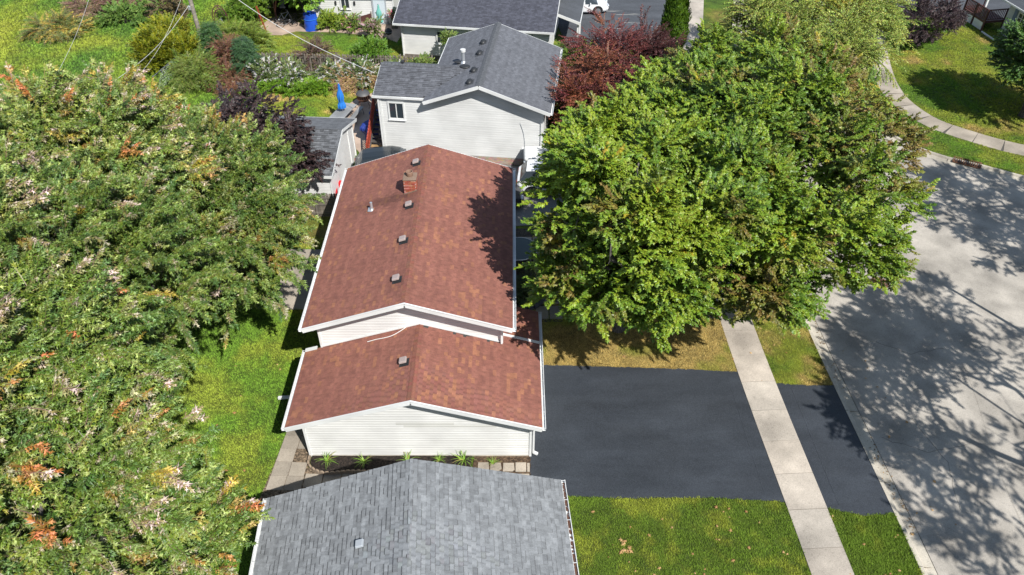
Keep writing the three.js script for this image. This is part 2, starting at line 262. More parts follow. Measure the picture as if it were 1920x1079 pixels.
// the road: concrete slabs either side of the centre joint, on a dark bed
{
  const bed = struct('road', sheet(ROADPOLY, -0.30, -0.125), M.joint);
  tag(bed, 'pale concrete street with a bend, tree shade and long joints');
  const gut = offset(nearK, 0.62), cj = [[20.6, -4], [19.6, -12], [19.05, -16.6], [20.3, -24.4], [20.48, -27.5], [20.38, -31.7], [20.1, -38], [20.1, -46], [21.0, -55], [23.2, -66], [27.2, -82]];
  const cjs = smooth(cj, 80), cut = (l) => l.filter(([, z]) => z > -82);
  const laneA = [...cut(gut), ...cut(offset(cjs, 0.008)).reverse()];
  part('road_slab', sheet(laneA, -0.20, -0.108), M.road, bed);
  const laneB = [...cut(offset(cjs, -0.008)), ...offset(farK, -0.62).filter(([, z]) => z > -84).reverse(), [60, -4]];
  part('road_slab', sheet(laneB, -0.20, -0.108), M.road, bed);
  const cracks = [];
  const crack = (pts, w) => { const rnd = rngOf(pts.length * 77 + Math.floor(pts[0][0] * 10)); const fine = []; for (let i = 0; i < pts.length - 1; i++) for (let t = 0; t < 8; t++) { const f = t / 8; fine.push([lerp(pts[i][0], pts[i + 1][0], f) + rr(-0.05, 0.05, rnd), lerp(pts[i][1], pts[i + 1][1], f) + rr(-0.05, 0.05, rnd)]); }
    const b = offset(fine, w); const o = [...fine, ...b.reverse()]; cracks.push(sheet(o, -0.112, -0.104)); };
  crack([[16.9, -26.2], [18.2, -25.4], [20.2, -25.9]], 0.010); crack([[15.2, -20.6], [16.8, -19.9], [18.9, -20.3]], 0.010); crack([[17.0, -17.2], [17.4, -19.4], [16.8, -22]], 0.010); crack([[18.8, -30.0], [19.2, -32.4], [18.6, -34.5]], 0.010);
  part('crack', cracks, M.joint, bed);
  const prof = [[0, 0.022], [0.15, 0.015], [0.2, -0.085], [0.24, -0.105], [0.60, -0.118], [0.60, -0.28], [0, -0.28]];
  const kerb = (line, side, label) => { const t = thing('kerb', label, 'kerb'); t.userData.kind = 'structure'; delete t.userData.category; let i = 0; while (i < line.length - 1) { const j = Math.min(line.length - 1, i + 3); part('kerb_section', ribbon(prof, line, i, j, side), M.kerb, t); i = j; } };
  kerb(nearK, 1, 'concrete kerb and gutter along the driveway side of the street');
  kerb(farK, -1, 'curved concrete kerb and gutter on the far side of the street');
  struct('kerb_joint', [nearK, farK].map((l, s) => { const g = []; for (let i = 3; i < l.length - 3; i += 3) { const a = offset(l, s ? 0 : 0)[i], b = offset(l, s ? -0.6 : 0.6)[i]; const d = V(b[0] - a[0], 0, b[1] - a[1]).normalize().multiplyScalar(0.02); g.push(bar(V(a[0] - d.x, -0.055, a[1] - d.z), V(lerp(a[0], b[0], 0.2), -0.055, lerp(a[1], b[1], 0.2)), 0.018, 0.16)); } return merge(g); }), M.joint);
  // manhole cover and storm inlet
  const mh = thing('manhole_cover', 'round rusty manhole cover in the street below the big tree', 'manhole cover', [18.52, -0.104, -30.38]);
  part('cover', [cyl(0.36, 0.36, 0.03, 0, -0.008, 0, 28)], M.iron, mh);
  part('ring', [new THREE.TorusGeometry(0.40, 0.035, 6, 30).rotateX(Math.PI / 2).translate(0, 0.006, 0)], M.rust, mh);
  for (let i = -2; i <= 2; i++) part('rib', box(0.06, 0.014, 2 * Math.sqrt(0.31 ** 2 - (i * 0.12) ** 2), i * 0.12, 0.024, 0), M.rust, mh);
  const a = V(27.1, 0, -42.15), b = V(28.55, 0, -41.3), inl = thing('storm_drain', 'rusty storm drain grate set in the far curved kerb', 'drain grate', [27.8, 0, -41.62], Math.atan2(-(b.z - a.z), b.x - a.x));
  part('frame', [box(1.55, 0.04, 0.06, 0, 0.03, -0.2), box(1.55, 0.04, 0.06, 0, -0.03, 0.36), box(0.06, 0.04, 0.62, -0.77, 0.0, 0.08), box(0.06, 0.04, 0.62, 0.77, 0, 0.08)], M.rust, inl);
  part('backing', box(1.5, 0.02, 0.55, 0, -0.02, 0.08), M.black, inl);
  for (let i = 0; i < 12; i++) part('grate_bar', box(0.05, 0.04, 0.52, -0.69 + i * 0.125, 0.015, 0.08), M.rust, inl);
}
// sidewalks: one slab after another
function walk(left, width, gapAt, label, name = 'sidewalk', mats = M.walk, skip) {
  const bed = struct(name, (() => { const o = offset(left, width); return sheet([...left, ...o.reverse()], -0.2, 0.006); })(), M.joint);
  tag(bed, label);
  const cv = new THREE.CatmullRomCurve3(left.map(([x, z]) => V(x, 0, z)), false, 'centripetal'), L = cv.getLength(), n = Math.round(L / gapAt);
  for (let i = 0; i < n; i++) {
    const a = cv.getPointAt((i + 0.006) / n), m = cv.getPointAt((i + 0.5) / n), b = cv.getPointAt((i + 0.994) / n);
    const l = [[a.x, a.z], [m.x, m.z], [b.x, b.z]], dy = rr(-0.006, 0.006);
    part('slab', sheet([...l, ...offset(l, width).reverse()], -0.1, 0.03 + dy), mats[Math.floor(R() * mats.length)], bed);
  }
  pavings.push([...left, ...offset(left, width).reverse()]);
}
const NEARWALK = [[10.82, -9], [10.51, -15.32], [9.99, -25.17], [9.9, -30], [10.1, -37], [11.0, -45], [12.5, -55], [14.6, -66], [17, -78]];
walk(smooth(NEARWALK, 60).reverse().map((p) => p).reverse(), 1.5, 1.62, 'pale concrete sidewalk between the lawn and the parkway strip', 'sidewalk', M.walk);
walk(smooth([[45, -40.8], [36, -42.3], [32.18, -43.58], [30.34, -44.72], [28.15, -46.75], [27.3, -49], [27.2, -51], [27.75, -54.3], [29.6, -61], [33, -70]], 60).reverse(), 1.45, 1.6, 'curving concrete sidewalk on the lawn across the street', 'sidewalk', [M.oldwalk[0], M.walk[2], M.walk[0], M.oldwalk[2]]);
// driveways
tag(struct('driveway', sheet(rough(DRIVE, 0.03, 0.16, 5), -0.1, 0.014), M.asphalt), 'freshly sealed black asphalt driveway beside the garage');
tag(struct('driveway_apron', sheet(rough(APRON, 0.028, 0.16, 6), -0.1, 0.012), M.asphalt), 'black asphalt driveway apron between sidewalk and kerb');
{ // the squeegee seam and trowelled border of the sealcoat
  const seams = [[[9.55, -23.95], [9.72, -17.75]], [[12.2, -23.2], [12.42, -17.3]]];
  tag(struct('sealcoat_edge', seams.map(([a, b], k) => { const l = []; for (let i = 0; i <= 40; i++) l.push([lerp(a[0], b[0], i / 40) + rr(-0.012, 0.012), lerp(a[1], b[1], i / 40) + rr(-0.012, 0.012)]); return ribbon([[0, 0.0125], [0.01, 0.019], [0.03, 0.019], [0.04, 0.0125]], l, 0, 40, 1); }), M.asphalt), 'raised seam of the black sealcoat along the driveway edge');
}
tag(struct('driveway', sheet(ALLEY, -0.1, 0.012), mat(C(0.33, 0.325, 0.32), { map: T.concrete, bumpMap: T.concreteB, bumpScale: 0.004 })), 'grey driveway between the red house and the grey house');
tag(struct('patio', sheet(PATIO, -0.1, 0.02), M.patio), 'pinkish concrete patio with a curved edge beside the grey house');
tag(struct('driveway', sheet(FARDRIVE, -0.1, 0.012), M.oldasphalt), 'weathered asphalt driveway with the white hatchback behind the burgundy tree');
tag(struct('driveway', sheet(FARDRIVE2, -0.1, 0.012), M.oldasphalt), 'grey asphalt driveway beside the porch across the street');
tag(struct('path', sheet(FARPATH, -0.1, 0.02), M.patio), 'pinkish concrete path along the far white garage');
tag(struct('slab_path', sheet(SLAB, -0.1, 0.02), M.oldwalk[2]), 'tan concrete pad beside the left wall of the red house');
{ // chalky marks on the far driveway
  const g = []; for (let i = 0; i < 9; i++) { const x = rr(7, 11.2), z = rr(-65, -60.5); g.push(sheet([[x, z], [x + rr(0.4, 1.6), z + rr(-0.1, 0.1)], [x + rr(0.4, 1.4), z + rr(0.05, 0.12)], [x + 0.1, z + 0.08]], 0.008, 0.0165)); }
  tag(struct('chalk_mark', g, mat(C(0.4, 0.4, 0.4), { map: T.concrete })), 'faded pale patches on the far asphalt driveway');
}
// slab paths by the garage's left wall and the pavers in front of it
{
  const t = struct('garden_path', sheet([[-9.72, -17.2], [-8.12, -17.0], [-7.6, -18.1], [-0.9, -17.7], [-1.2, -18.75], [-8.1, -19.05], [-8.12, -22.6], [-9.15, -22.6], [-9.4, -19.6]], -0.15, 0.004), mat(C(0.52, 0.41, 0.30), { map: T.soil, roughness: 1 }));
  tag(t, 'worn slab path along the garage and its flower bed');
  for (let i = 0; i < 7; i++) { const z = -18.0 - i * 0.66; part('slab', sheet([[-9.5 + i * 0.05, z], [-8.845 + i * 0.05, z + 0.01], [-8.815 + i * 0.05, z - 0.64], [-9.46 + i * 0.05, z - 0.645]], -0.05, 0.022 + rr(0, 0.008)), M.oldwalk[i % 3], t); if (z > -19.1 || i > 2) part('slab', sheet([[-8.82 + i * 0.05, z + 0.02], [-8.16, z + 0.03], [-8.14, z - 0.61], [-8.80 + i * 0.05, z - 0.63]], -0.05, 0.02 + rr(0, 0.008)), M.oldwalk[(i + 1) % 3], t); }
  for (let i = 0; i < 9; i++) { const x = -8.1 + i * 0.72; part('slab', sheet([[x, -18.12], [x + 0.69, -18.10], [x + 0.68, -18.72], [x + 0.01, -18.74]], -0.05, 0.02 + rr(0, 0.01)), M.oldwalk[i % 3], t); }
  const pv = struct('paver_strip', sheet([[-1.62, -18.5], [0.72, -18.4], [0.74, -19.6], [-1.5, -19.6]], -0.1, 0.008), mat(C(0.27, 0.185, 0.12), { map: T.soil, roughness: 1 }));
  tag(pv, 'tan square pavers on bare earth by the garage corner');
  const P = (x, z, w, d, m, chip) => part('paver', sheet(chip ? [[x, z], [x + w - chip, z], [x + w, z - chip], [x + w - chip * 0.3, z - d], [x + 0.02, z - d]] : [[x, z], [x + w, z], [x + w, z - d], [x, z - d]], -0.03, 0.04 + rr(0, 0.012)), M.oldwalk[m], pv);
  P(-1.36, -18.84, 0.46, 0.42, 2, 0.1); P(-0.87, -18.83, 0.46, 0.42, 0, 0.14); P(-0.36, -18.84, 0.46, 0.4, 2, 0.08); P(0.16 - 0.02, -18.82, 0.42, 0.44, 2); P(0.2 + 0.4, -18.82, 0.1, 0.42, 0);
  P(-1.2, -18.42, 0.45, 0.3, 2); P(-0.7, -18.42, 0.45, 0.3, 0); P(-0.2, -18.42, 0.45, 0.3, 2); P(0.28, -18.42, 0.4, 0.3, 2);
}

// ---------- building helpers ----------
const shingleShapes = [];
function wedge(t) {                                    // a unit shingle: butt at z 0, top at z 1.12, t thick at the butt, vertex colours darken nothing
  const L = 1.12, h = 0.5, c = 0.0, p = [], q = (a, b, d, e) => p.push(...a, ...b, ...d, ...a, ...d, ...e);
  const A = [-h + c, t, 0], B = [h - c, t, 0], D = [h - c, 0.001, L], E = [-h + c, 0.001, L], a = [-h, -0.002, 0], b = [h, -0.002, 0];
  q(A, E, D, B); q(a, A, B, b); p.push(...a, ...E, ...A, ...b, ...B, ...D);
  const g = new THREE.BufferGeometry(); g.setAttribute('position', new THREE.BufferAttribute(new Float32Array(p), 3)); g.computeVertexNormals(); return g;
}
function plane(O, Upt, Vdir) {                         // roof plane: eave corner O, other eave corner Upt, a point up the slope
  const U = Upt.clone().sub(O), lu = U.length(); U.normalize();
  const Vv = Vdir.clone().sub(O); Vv.addScaledVector(U, -Vv.dot(U)); const lv = Vv.length(); Vv.normalize();
  let N = Vv.clone().cross(U);
  if (N.y < 0) { O = Upt.clone(); U.negate(); N = Vv.clone().cross(U); }
  return { O, U, V: Vv, N, lu, lv, at: (u, v, n = 0) => O.clone().addScaledVector(U, u).addScaledVector(Vv, v).addScaledVector(N, n) };
}
function layShingles(list, pl, e, wmin, wmax, tones, opt = {}) {
  const rnd = rngOf(opt.seed || 5), n = Math.ceil(pl.lv / e);
  for (let k = 0; k < n; k++) {
    let u = -rnd() * wmin; const v = k * e;
    while (u < pl.lu) {
      const w = rr(wmin, wmax, rnd), a = Math.max(0, u), b = Math.min(pl.lu, u + w), vs = Math.min(e, pl.lv - v);
      u += w;
      if (b - a < 0.02 || vs < 0.02) continue;
      const uc = (a + b) / 2, p = pl.at(uc, v);
      if (opt.inside && !opt.inside(p, pl.at(uc, v + e * 0.6))) continue;
      const lam = opt.raise && rnd() < 0.5 ? 1 : 0;
      let tone = opt.tone ? opt.tone(rnd, p, lam, uc, v) : tones[Math.floor(rnd() * tones.length)];
      if (lam && opt.line && v > 0.05) list.push({ p: pl.at(uc, v - opt.line[0], 0.008 + (opt.t || 0.011) * 0.9), U: pl.U, N: pl.N, V: pl.V, w: Math.max(0.03, b - a - 0.02), e: opt.line[0] * 1.15, t: 0.003, tone: tone.map((q) => q * opt.line[1]) });  // dark strip below raised tabs: printed line deepened to paint the butt shadow
      list.push({ p: pl.at(uc, v, 0.006 + (opt.jit ? rnd() * opt.jit : 0)), U: pl.U, N: pl.N, V: pl.V, w: Math.max(0.03, b - a - (opt.gap ?? 0.008)), e: vs, t: (lam ? opt.raise : 1) * (opt.t || 0.011), tone });
    }
  }
}
const unitWedge = wedge(1);
function finishShingles(t, list, pals, most, name = 'shingle') {
  const cam = V(0, 26, 0), wp = V();
  t.updateMatrixWorld(true);
  for (const s of list) { s.m = new THREE.Matrix4().makeBasis(s.U.clone().multiplyScalar(s.w), s.N.clone().multiplyScalar(s.t), s.V.clone().multiplyScalar(s.e)).setPosition(s.p); s.d = wp.copy(s.p).applyMatrix4(t.matrixWorld).distanceTo(cam); const q = wp.clone().sub(cam); s.vis = Math.abs(q.x) / (-q.z * 0.755 - q.y * 0.656) < 0.62 && (-q.y * 0.755 + q.z * 0.656) / (-q.z * 0.755 - q.y * 0.656) < 0.352; }
  list.sort((a, b) => (b.vis - a.vis) || a.d - b.d);
  const mats = {};
  list.slice(0, most).forEach((s) => { const key = s.tone.map((v) => Math.round(v * 60)).join(); mats[key] ??= mat(C(...s.tone.map((v) => Math.round(v * 60) / 60)), { map: T.shingle, roughness: 0.95 }); const m = new THREE.Mesh(unitWedge, mats[key]); m.name = name; s.m.decompose(m.position, m.quaternion, m.scale); m.castShadow = m.receiveShadow = true; t.add(m); });
  const rest = list.slice(most); if (!rest.length) return;
  const src = unitWedge.attributes.position, n = src.count, pos = new Float32Array(rest.length * n * 3), col = new Float32Array(rest.length * n * 3), v = V();
  rest.forEach((s, k) => { for (let i = 0; i < n; i++) { v.fromBufferAttribute(src, i).applyMatrix4(s.m); pos.set([v.x, v.y, v.z], (k * n + i) * 3); col.set(s.tone, (k * n + i) * 3); } });
  const g = new THREE.BufferGeometry(); g.setAttribute('position', new THREE.BufferAttribute(pos, 3)); g.setAttribute('color', new THREE.BufferAttribute(col, 3)); g.computeVertexNormals();
  const m = part(name, g, mat(C(1, 1, 1), { vertexColors: true, map: T.shingle, roughness: 0.95 }), t); m.userData.kind = 'stuff';
}
if (!unitWedge.attributes.uv) { const p = unitWedge.attributes.position, uv = new Float32Array(p.count * 2); for (let i = 0; i < p.count; i++) { uv[i * 2] = p.getX(i) * 0.25; uv[i * 2 + 1] = p.getZ(i) * 0.14; } unitWedge.setAttribute('uv', new THREE.BufferAttribute(uv, 2)); }
// lapped siding on a wall from a to b (seen from the side that n points to), y0 up to topAt(s) with s along the wall
function siding(a, b, n, y0, topAt, lap = 0.145, proud = 0.017) {
  const d = b.clone().sub(a), L = d.length(); d.normalize(); const pos = [];
  const P = (s, y, o) => [a.x + d.x * s + n.x * o, y, a.z + d.z * s + n.z * o];
  const S = 240, topS = []; let top = 0; for (let i = 0; i <= S; i++) { topS.push(topAt(L * i / S)); top = Math.max(top, topS[i]); }
  const range = (y) => { let lo = null, hi = null; for (let i = 0; i <= S; i++) if (topS[i] >= y - 1e-6) { if (lo === null) lo = i; hi = i; } return lo === null ? null : [L * lo / S, L * hi / S]; };
  const quad = (p, q, r, s) => pos.push(...p, ...q, ...r, ...p, ...r, ...s);
  for (let y = y0; y < top; y += lap) {
    const r0 = range(y + 0.002), y1 = Math.min(y + lap, top), r1 = range(y1) || (r0 && [(r0[0] + r0[1]) / 2, (r0[0] + r0[1]) / 2]);
    if (!r0) break;
    const ym = lerp(y, y1, 0.74), rm = r1.map((v, i) => lerp(r0[i], v, 0.74));
    quad(P(r0[0], y, proud), P(r0[1], y, proud), P(rm[1], ym, proud * 0.95), P(rm[0], ym, proud * 0.95)); quad(P(rm[0], ym, proud * 0.95), P(rm[1], ym, proud * 0.95), P(r1[1], y1, 0.002), P(r1[0], y1, 0.002));
    quad(P(r0[0], y, 0.001), P(r0[1], y, 0.001), P(r0[1], y, proud), P(r0[0], y, proud));
  }
  const g = new THREE.BufferGeometry(); g.setAttribute('position', new THREE.BufferAttribute(new Float32Array(pos), 3)); g.computeVertexNormals(); return g;
}
function wallPrism(pts, th, mk) {                      // solid wall panel from a [s, y] outline; mk places it
  const g = new THREE.ExtrudeGeometry(new THREE.Shape(pts.map(([s, y]) => new THREE.Vector2(s, y))), { depth: th, bevelEnabled: false }); return mk(g);
}
function roofSlab(pl, th, u0 = 0, u1 = pl.lu, v1 = pl.lv, v0 = 0) {
  const m = new THREE.Matrix4().makeBasis(pl.U, pl.N, pl.V).setPosition(pl.at((u0 + u1) / 2, (v0 + v1) / 2, -th / 2));
  return new THREE.BoxGeometry(u1 - u0, th, v1 - v0).applyMatrix4(m);
}
function gutter(a, b, out, w = 0.12, h = 0.11) {       // open channel hung along an eave; out points away from the house
  const o = (k, y) => [a.clone().addScaledVector(out, k).add(V(0, y, 0)), b.clone().addScaledVector(out, k).add(V(0, y, 0))], g = [];
  g.push(bar(...o(0.01, -h / 2), 0.012, h), bar(...o(w, -h / 2), 0.012, h), bar(...o(w / 2, -h + 0.004), w - 0.012, 0.008), bar(...o(w + 0.004, -0.003), 0.022, 0.014));
  const L = a.distanceTo(b), n = Math.floor(L / 0.75);
  for (let i = 0; i <= n; i++) { const p = a.clone().lerp(b, (i + 0.03) / (n + 0.06)).add(V(0, -0.004, 0)); g.push(bar(p.clone().addScaledVector(out, 0.005), p.clone().addScaledVector(out, w), 0.02, 0.005)); }
  return g;
}
function boxVent(t, p, N, U, size, m, label) {
  const q = V().crossVectors(U, N).normalize();
  const M4 = new THREE.Matrix4().makeBasis(U, N, q).setPosition(p);
  const vent = part('roof_vent', [rbox(size, 0.03, size, 0.012, 0, 0.15, 0), rbox(size * 0.96, 0.08, size * 0.96, 0.03, 0, 0.185, 0)].map((g) => g.applyMatrix4(M4)), m, t);
  part('vent_base', [box(size * 0.74, 0.16, size * 0.74, 0, 0.07, 0), box(size * 1.3, 0.006, size * 1.3, 0, 0.024, 0)].map((g) => g.applyMatrix4(M4)), M.darkvent, vent);
  if (label) vent.userData.label = label;
  return vent;
}
function windowIn(t, c, right, n, w, h, o = {}) {      // sash window centred at c; right and n are unit vectors
  const up = V(0, 1, 0), M4 = new THREE.Matrix4().makeBasis(right, up, n).setPosition(c), ap = (g) => g.map((x) => x.applyMatrix4(M4));
  const f = part('window', ap([box(w + 0.16, 0.08, 0.07, 0, h / 2 + 0.04, 0.035), box(w + 0.16, 0.08, 0.07, 0, -h / 2 - 0.04, 0.035), box(0.08, h, 0.07, -w / 2 - 0.04, 0, 0.035), box(0.08, h, 0.07, w / 2 + 0.04, 0, 0.035), box(w + 0.24, 0.03, 0.12, 0, -h / 2 - 0.095, 0.05)]), M.trim, t);
  const s = w / 2;
  part('pane', ap([box(s - 0.03, h - 0.04, 0.012, -s / 2, 0, 0.014)]), M.glass, f); part('pane', ap([box(s - 0.03, h - 0.04, 0.012, s / 2, 0, 0.014)]), M.glass, f);
  part('sash', ap([box(0.05, h, 0.04, 0, 0, 0.022), box(w, 0.03, 0.035, 0, h / 2 - 0.015, 0.02), box(w, 0.03, 0.035, 0, -h / 2 + 0.015, 0.02), ...(o.cross ? [box(w, 0.035, 0.03, 0, h * 0.18, 0.024)] : [])]), M.trim, f);
  if (o.blind) part('blind', ap([box(w - 0.04, h * o.blind, 0.008, 0, h / 2 - h * o.blind / 2 - 0.02, 0.006)]), M.graysiding, f);
  return f;
}

// ---------- the red-roofed house with its garage ----------
{
  const t = thing('brown_roof_house', 'white sided house with rust-brown shingle roof, brick chimney and attached garage', 'house', [-4.1, 0, -22.36]);
  const up = V(0, 1, 0), mE = 4.4, mR = 5.77, mH = 4.13, mZ = -11.6, gE = 2.55, gR = 4.1, gX = 0.42, gL = -4.40, gW = 5.24, gF = 3.41, gB = -0.62, pB = -3.0;
  // walls
  const mTop = (x) => mR - 0.16 - Math.abs(x) * (mR - mE) / mH, gTop = (x) => gR - 0.14 - Math.abs(x - gX) * (gR - gE) / 4.82;
  const mw = 3.72;
  part('wall', [box(mw * 2, 4.0, 0.16, 0, 2.0, -0.72), box(mw * 2, 4.2, 0.16, 0, 2.1, mZ + 0.72), box(0.16, 4.2, -mZ - 1.6, -mw + 0.08, 2.1, mZ / 2), box(0.16, 4.2, -mZ - 1.6, mw - 0.08, 2.1, mZ / 2), box(8.83, 2.5, 0.16, 0.435, 1.25, 2.66), box(0.16, 2.55, 3.2, -3.9, 1.27, 1), box(0.16, 2.55, 5.5, 4.77, 1.27, -0.13), box(1.2, 2.5, 0.14, 4.2, 1.25, -2.8)], M.trim, t);
  part('siding', [siding(V(-mw, 0, -0.64), V(mw, 0, -0.64), V(0, 0, 1), 2.3, (s) => mTop(s - mw)), siding(V(mw, 0, mZ + 0.64), V(-mw, 0, mZ + 0.64), V(0, 0, -1), 0.3, (s) => mTop(s - mw)), siding(V(-mw, 0, mZ + 0.64), V(-mw, 0, -0.64), V(-1, 0, 0), 0.3, () => 4.25), siding(V(mw, 0, -0.64), V(mw, 0, mZ + 0.64), V(1, 0, 0), 0.3, () => 4.25)], M.siding, t);
  part('siding', [siding(V(-3.98, 0, 2.74), V(4.85, 0, 2.74), V(0, 0, 1), 0.06, (s) => gTop(s - 3.98)), siding(V(-3.98, 0, -0.6), V(-3.98, 0, 2.74), V(-1, 0, 0), 0.06, () => 2.45)], M.siding, t);
  part('replaced_siding', [siding(V(-0.08, 0, 2.746), V(3.5, 0, 2.746), V(0, 0, 1), 1.80, () => 1.944), siding(V(-0.37, 0, 2.746), V(1.87, 0, 2.746), V(0, 0, 1), 1.945, () => 2.089)], M.sidingpatch, t);
  parts('corner_trim', [[-3.96, 2.745, 2.45], [4.83, 2.745, 2.42], [-mw + 0.03, -0.632, 4.2], [mw - 0.03, -0.632, 4.2]].map(([x, z, h]) => box(0.09, h, 0.05, x, h / 2 + 0.02, z + 0.02)), M.trim, t);
  part('foundation', [box(8.86, 0.07, 0.19, 0.435, 0.03, 2.668), box(0.19, 0.07, 3.3, -3.905, 0.03, 1.02)], M.kerb, t);
  // garage door on the driveway side
  const gd = part('garage_door', box(0.05, 2.15, 4.9, 4.84, 1.08, -0.1), M.trim, t);
  for (let k = 0; k < 4; k++) for (let i = 0; i < 6; i++) part('door_panel', rbox(0.03, 0.42, 0.68, 0.01, 4.875, 0.28 + k * 0.53, -2.12 + i * 0.81), M.trim, gd);
  // roofs
  const mRp = plane(V(mH, mE, 0), V(mH, mE, mZ), V(0, mR, 0)), mLp = plane(V(-mH, mE, 0), V(-mH, mE, mZ), V(0, mR, 0));
  const gRp = plane(V(gW, gE, gF), V(gW, gE, pB), V(gX, gR, gF)), gLp = plane(V(gL, gE, gF), V(gL, gE, gB), V(gX, gR, gF));
  const half = (pl, u) => roofSlab(pl, 0.1, 0.01, pl.lu - 0.01);
  part('roof', [half(mRp), half(mLp), half(gLp), ...(() => { // the right garage plane in two pieces: full depth only beyond the main wall
    const hit = gRp.lu, zOf = (u) => gRp.at(u, 0).z, flip = zOf(0) < zOf(hit); const k = (z) => flip ? z - pB : gF - z; const a = Math.min(k(gB), k(gF)), b = Math.max(k(gB), k(gF));
    return [roofSlab(gRp, 0.1, a + 0.005, b - 0.01, gRp.lv), roofSlab(gRp, 0.1, Math.min(k(pB), k(gB)) + 0.005, Math.max(k(pB), k(gB)) - 0.005, 1.72)]; })()], M.deck, t);
  const base = [[0.365, 0.146, 0.108], [0.35, 0.140, 0.105], [0.38, 0.154, 0.113], [0.335, 0.134, 0.102], [0.37, 0.149, 0.110], [0.39, 0.161, 0.118]], hot = [[0.46, 0.196, 0.116], [0.48, 0.205, 0.12], [0.43, 0.18, 0.112]];
  const tone = (rnd, p) => {
    const patch = fbm(p.x * 0.8, p.z * 0.8, 3, 411), c = rnd() < 0.05 + 0.17 * sstep(0.46, 0.66, patch) ? hot[Math.floor(rnd() * 3)] : base[Math.floor(rnd() * 6)];
    let k = 1.06 + (fbm(p.x * 0.5, p.z * 1.7, 3, 415) - 0.5) * 0.2;
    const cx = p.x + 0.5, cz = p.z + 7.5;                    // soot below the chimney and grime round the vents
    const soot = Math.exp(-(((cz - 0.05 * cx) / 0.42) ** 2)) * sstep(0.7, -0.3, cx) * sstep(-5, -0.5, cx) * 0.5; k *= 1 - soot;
    for (const z of [-10, -6.5, -4.0, -1.45]) k *= 1 - 0.22 * Math.exp(-((p.x + 0.35) ** 2 * 3 + (p.z - z) ** 2 * 4));
    const f = 1 - Math.exp(-(p.x * p.x) * 6) * 0.06;
    return c.map((v, i) => v * k * f * (i ? 1 : 1));
  };
  const list = [];
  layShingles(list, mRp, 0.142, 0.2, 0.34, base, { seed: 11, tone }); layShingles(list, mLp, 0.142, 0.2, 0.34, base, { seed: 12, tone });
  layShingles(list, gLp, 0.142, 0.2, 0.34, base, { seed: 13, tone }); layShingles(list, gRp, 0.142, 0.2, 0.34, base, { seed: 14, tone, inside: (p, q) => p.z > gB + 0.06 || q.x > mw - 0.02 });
  for (const [x, y, z0, z1] of [[0, mR, 0, mZ], [gX, gR, gF, gB]]) for (let z = z0; z > z1 + 0.1; z -= 0.15) for (const s of [-1, 1]) { const pl = s > 0 ? (x ? gRp : mRp) : (x ? gLp : mLp); list.push({ p: V(x, y, z).addScaledVector(pl.V, -0.075).addScaledVector(pl.N, 0.016), U: pl.V.clone().multiplyScalar(s > 0 ? 1 : -1).multiplyScalar(1), N: pl.N, V: V().crossVectors(pl.V.clone().multiplyScalar(s > 0 ? 1 : -1), pl.N), w: 0.15, e: 0.148, t: 0.009, tone: [0.36, 0.145, 0.10].map((v) => v * rr(0.92, 1.1)) }); }
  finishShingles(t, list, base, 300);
  // rakes and gutters
  const F = [];
  for (const [a, b] of [[V(-mH, mE, 0.0), V(0, mR, 0)], [V(mH, mE, 0), V(0, mR, 0)], [V(gL, gE, gF), V(gX, gR, gF)], [V(gW, gE, gF), V(gX, gR, gF)]]) { const d = V(0, -0.085, 0); F.push(bar(a.clone().add(d).add(V(0, 0, 0.012)), b.clone().add(d).add(V(0, 0, 0.012)), 0.035, 0.21), bar(a.clone().add(V(0, 0.018, 0.02)), b.clone().add(V(0, 0.018, 0.02)), 0.06, 0.02)); }
  F.push(bar(V(-mH, mE - 0.09, mZ), V(0, mR - 0.09, mZ), 0.03, 0.2), bar(V(mH, mE - 0.09, mZ), V(0, mR - 0.09, mZ), 0.03, 0.2));
  parts('rake_board', F, M.trim, t);
  part('soffit', [box(0.42, 0.02, -mZ - 0.1, mH - 0.22, mE - 0.14, mZ / 2), box(0.42, 0.02, -mZ - 0.1, -mH + 0.22, mE - 0.14, mZ / 2)], M.trim, t);
  part('gutter', gutter(V(mH, mE + 0.0, 0.03), V(mH, mE, mZ), V(1, 0, 0)), M.trim, t);
  part('gutter', gutter(V(-mH, mE, 0.03), V(-mH, mE, mZ), V(-1, 0, 0)), M.trim, t);
  part('gutter', gutter(V(gW, gE, gF + 0.03), V(gW, gE, pB), V(1, 0, 0)), M.trim, t);
  part('gutter', gutter(V(gL, gE, gF + 0.03), V(gL, gE, gB - 0.05), V(-1, 0, 0)), M.trim, t);
  { const a = gRp.at(0, 1.63, 0.03), b = gRp.at(0, 0.02, 0.03); a.z = b.z = -1.08; part('flashing', [bar(a, b, 0.11, 0.05)], M.trim, t); }
  part('flashing', [bar(V(-3.9, 2.76, gB + 0.0), V(-4.4, 2.6, gB), 0.16, 0.05), bar(V(-3.72, 2.85, gB + 0.03), V(gX, gR + 0.05, gB + 0.03), 0.03, 0.06), bar(V(3.72, 3.1, gB + 0.03), V(gX, gR + 0.05, gB + 0.03), 0.03, 0.06)], M.trim, t);
  part('downspout', [rbox(0.08, 2.3, 0.1, 0.012, 4.95, 1.35, 2.72), bar(V(4.95, 0.22, 2.72), V(5.12, 0.12, 2.74), 0.1, 0.09), bar(V(4.95, 2.46, 2.75), V(5.26, 2.52, 3.2), 0.08, 0.08)], M.trim, t);
  part('downspout', [rbox(0.08, 1.2, 0.1, 0.012, mw - 0.04, 3.72, -0.5), bar(V(mw - 0.04, 4.25, -0.5), V(mH + 0.05, 4.33, -0.1), 0.08, 0.08)], M.trim, t);
  part('downspout', [rbox(0.08, 2.3, 0.1, 0.012, -4.06, 1.3, -0.35), bar(V(-4.06, 0.16, -0.35), V(-5.92, 0.1, -0.22), 0.12, 0.1)], M.trim, t);
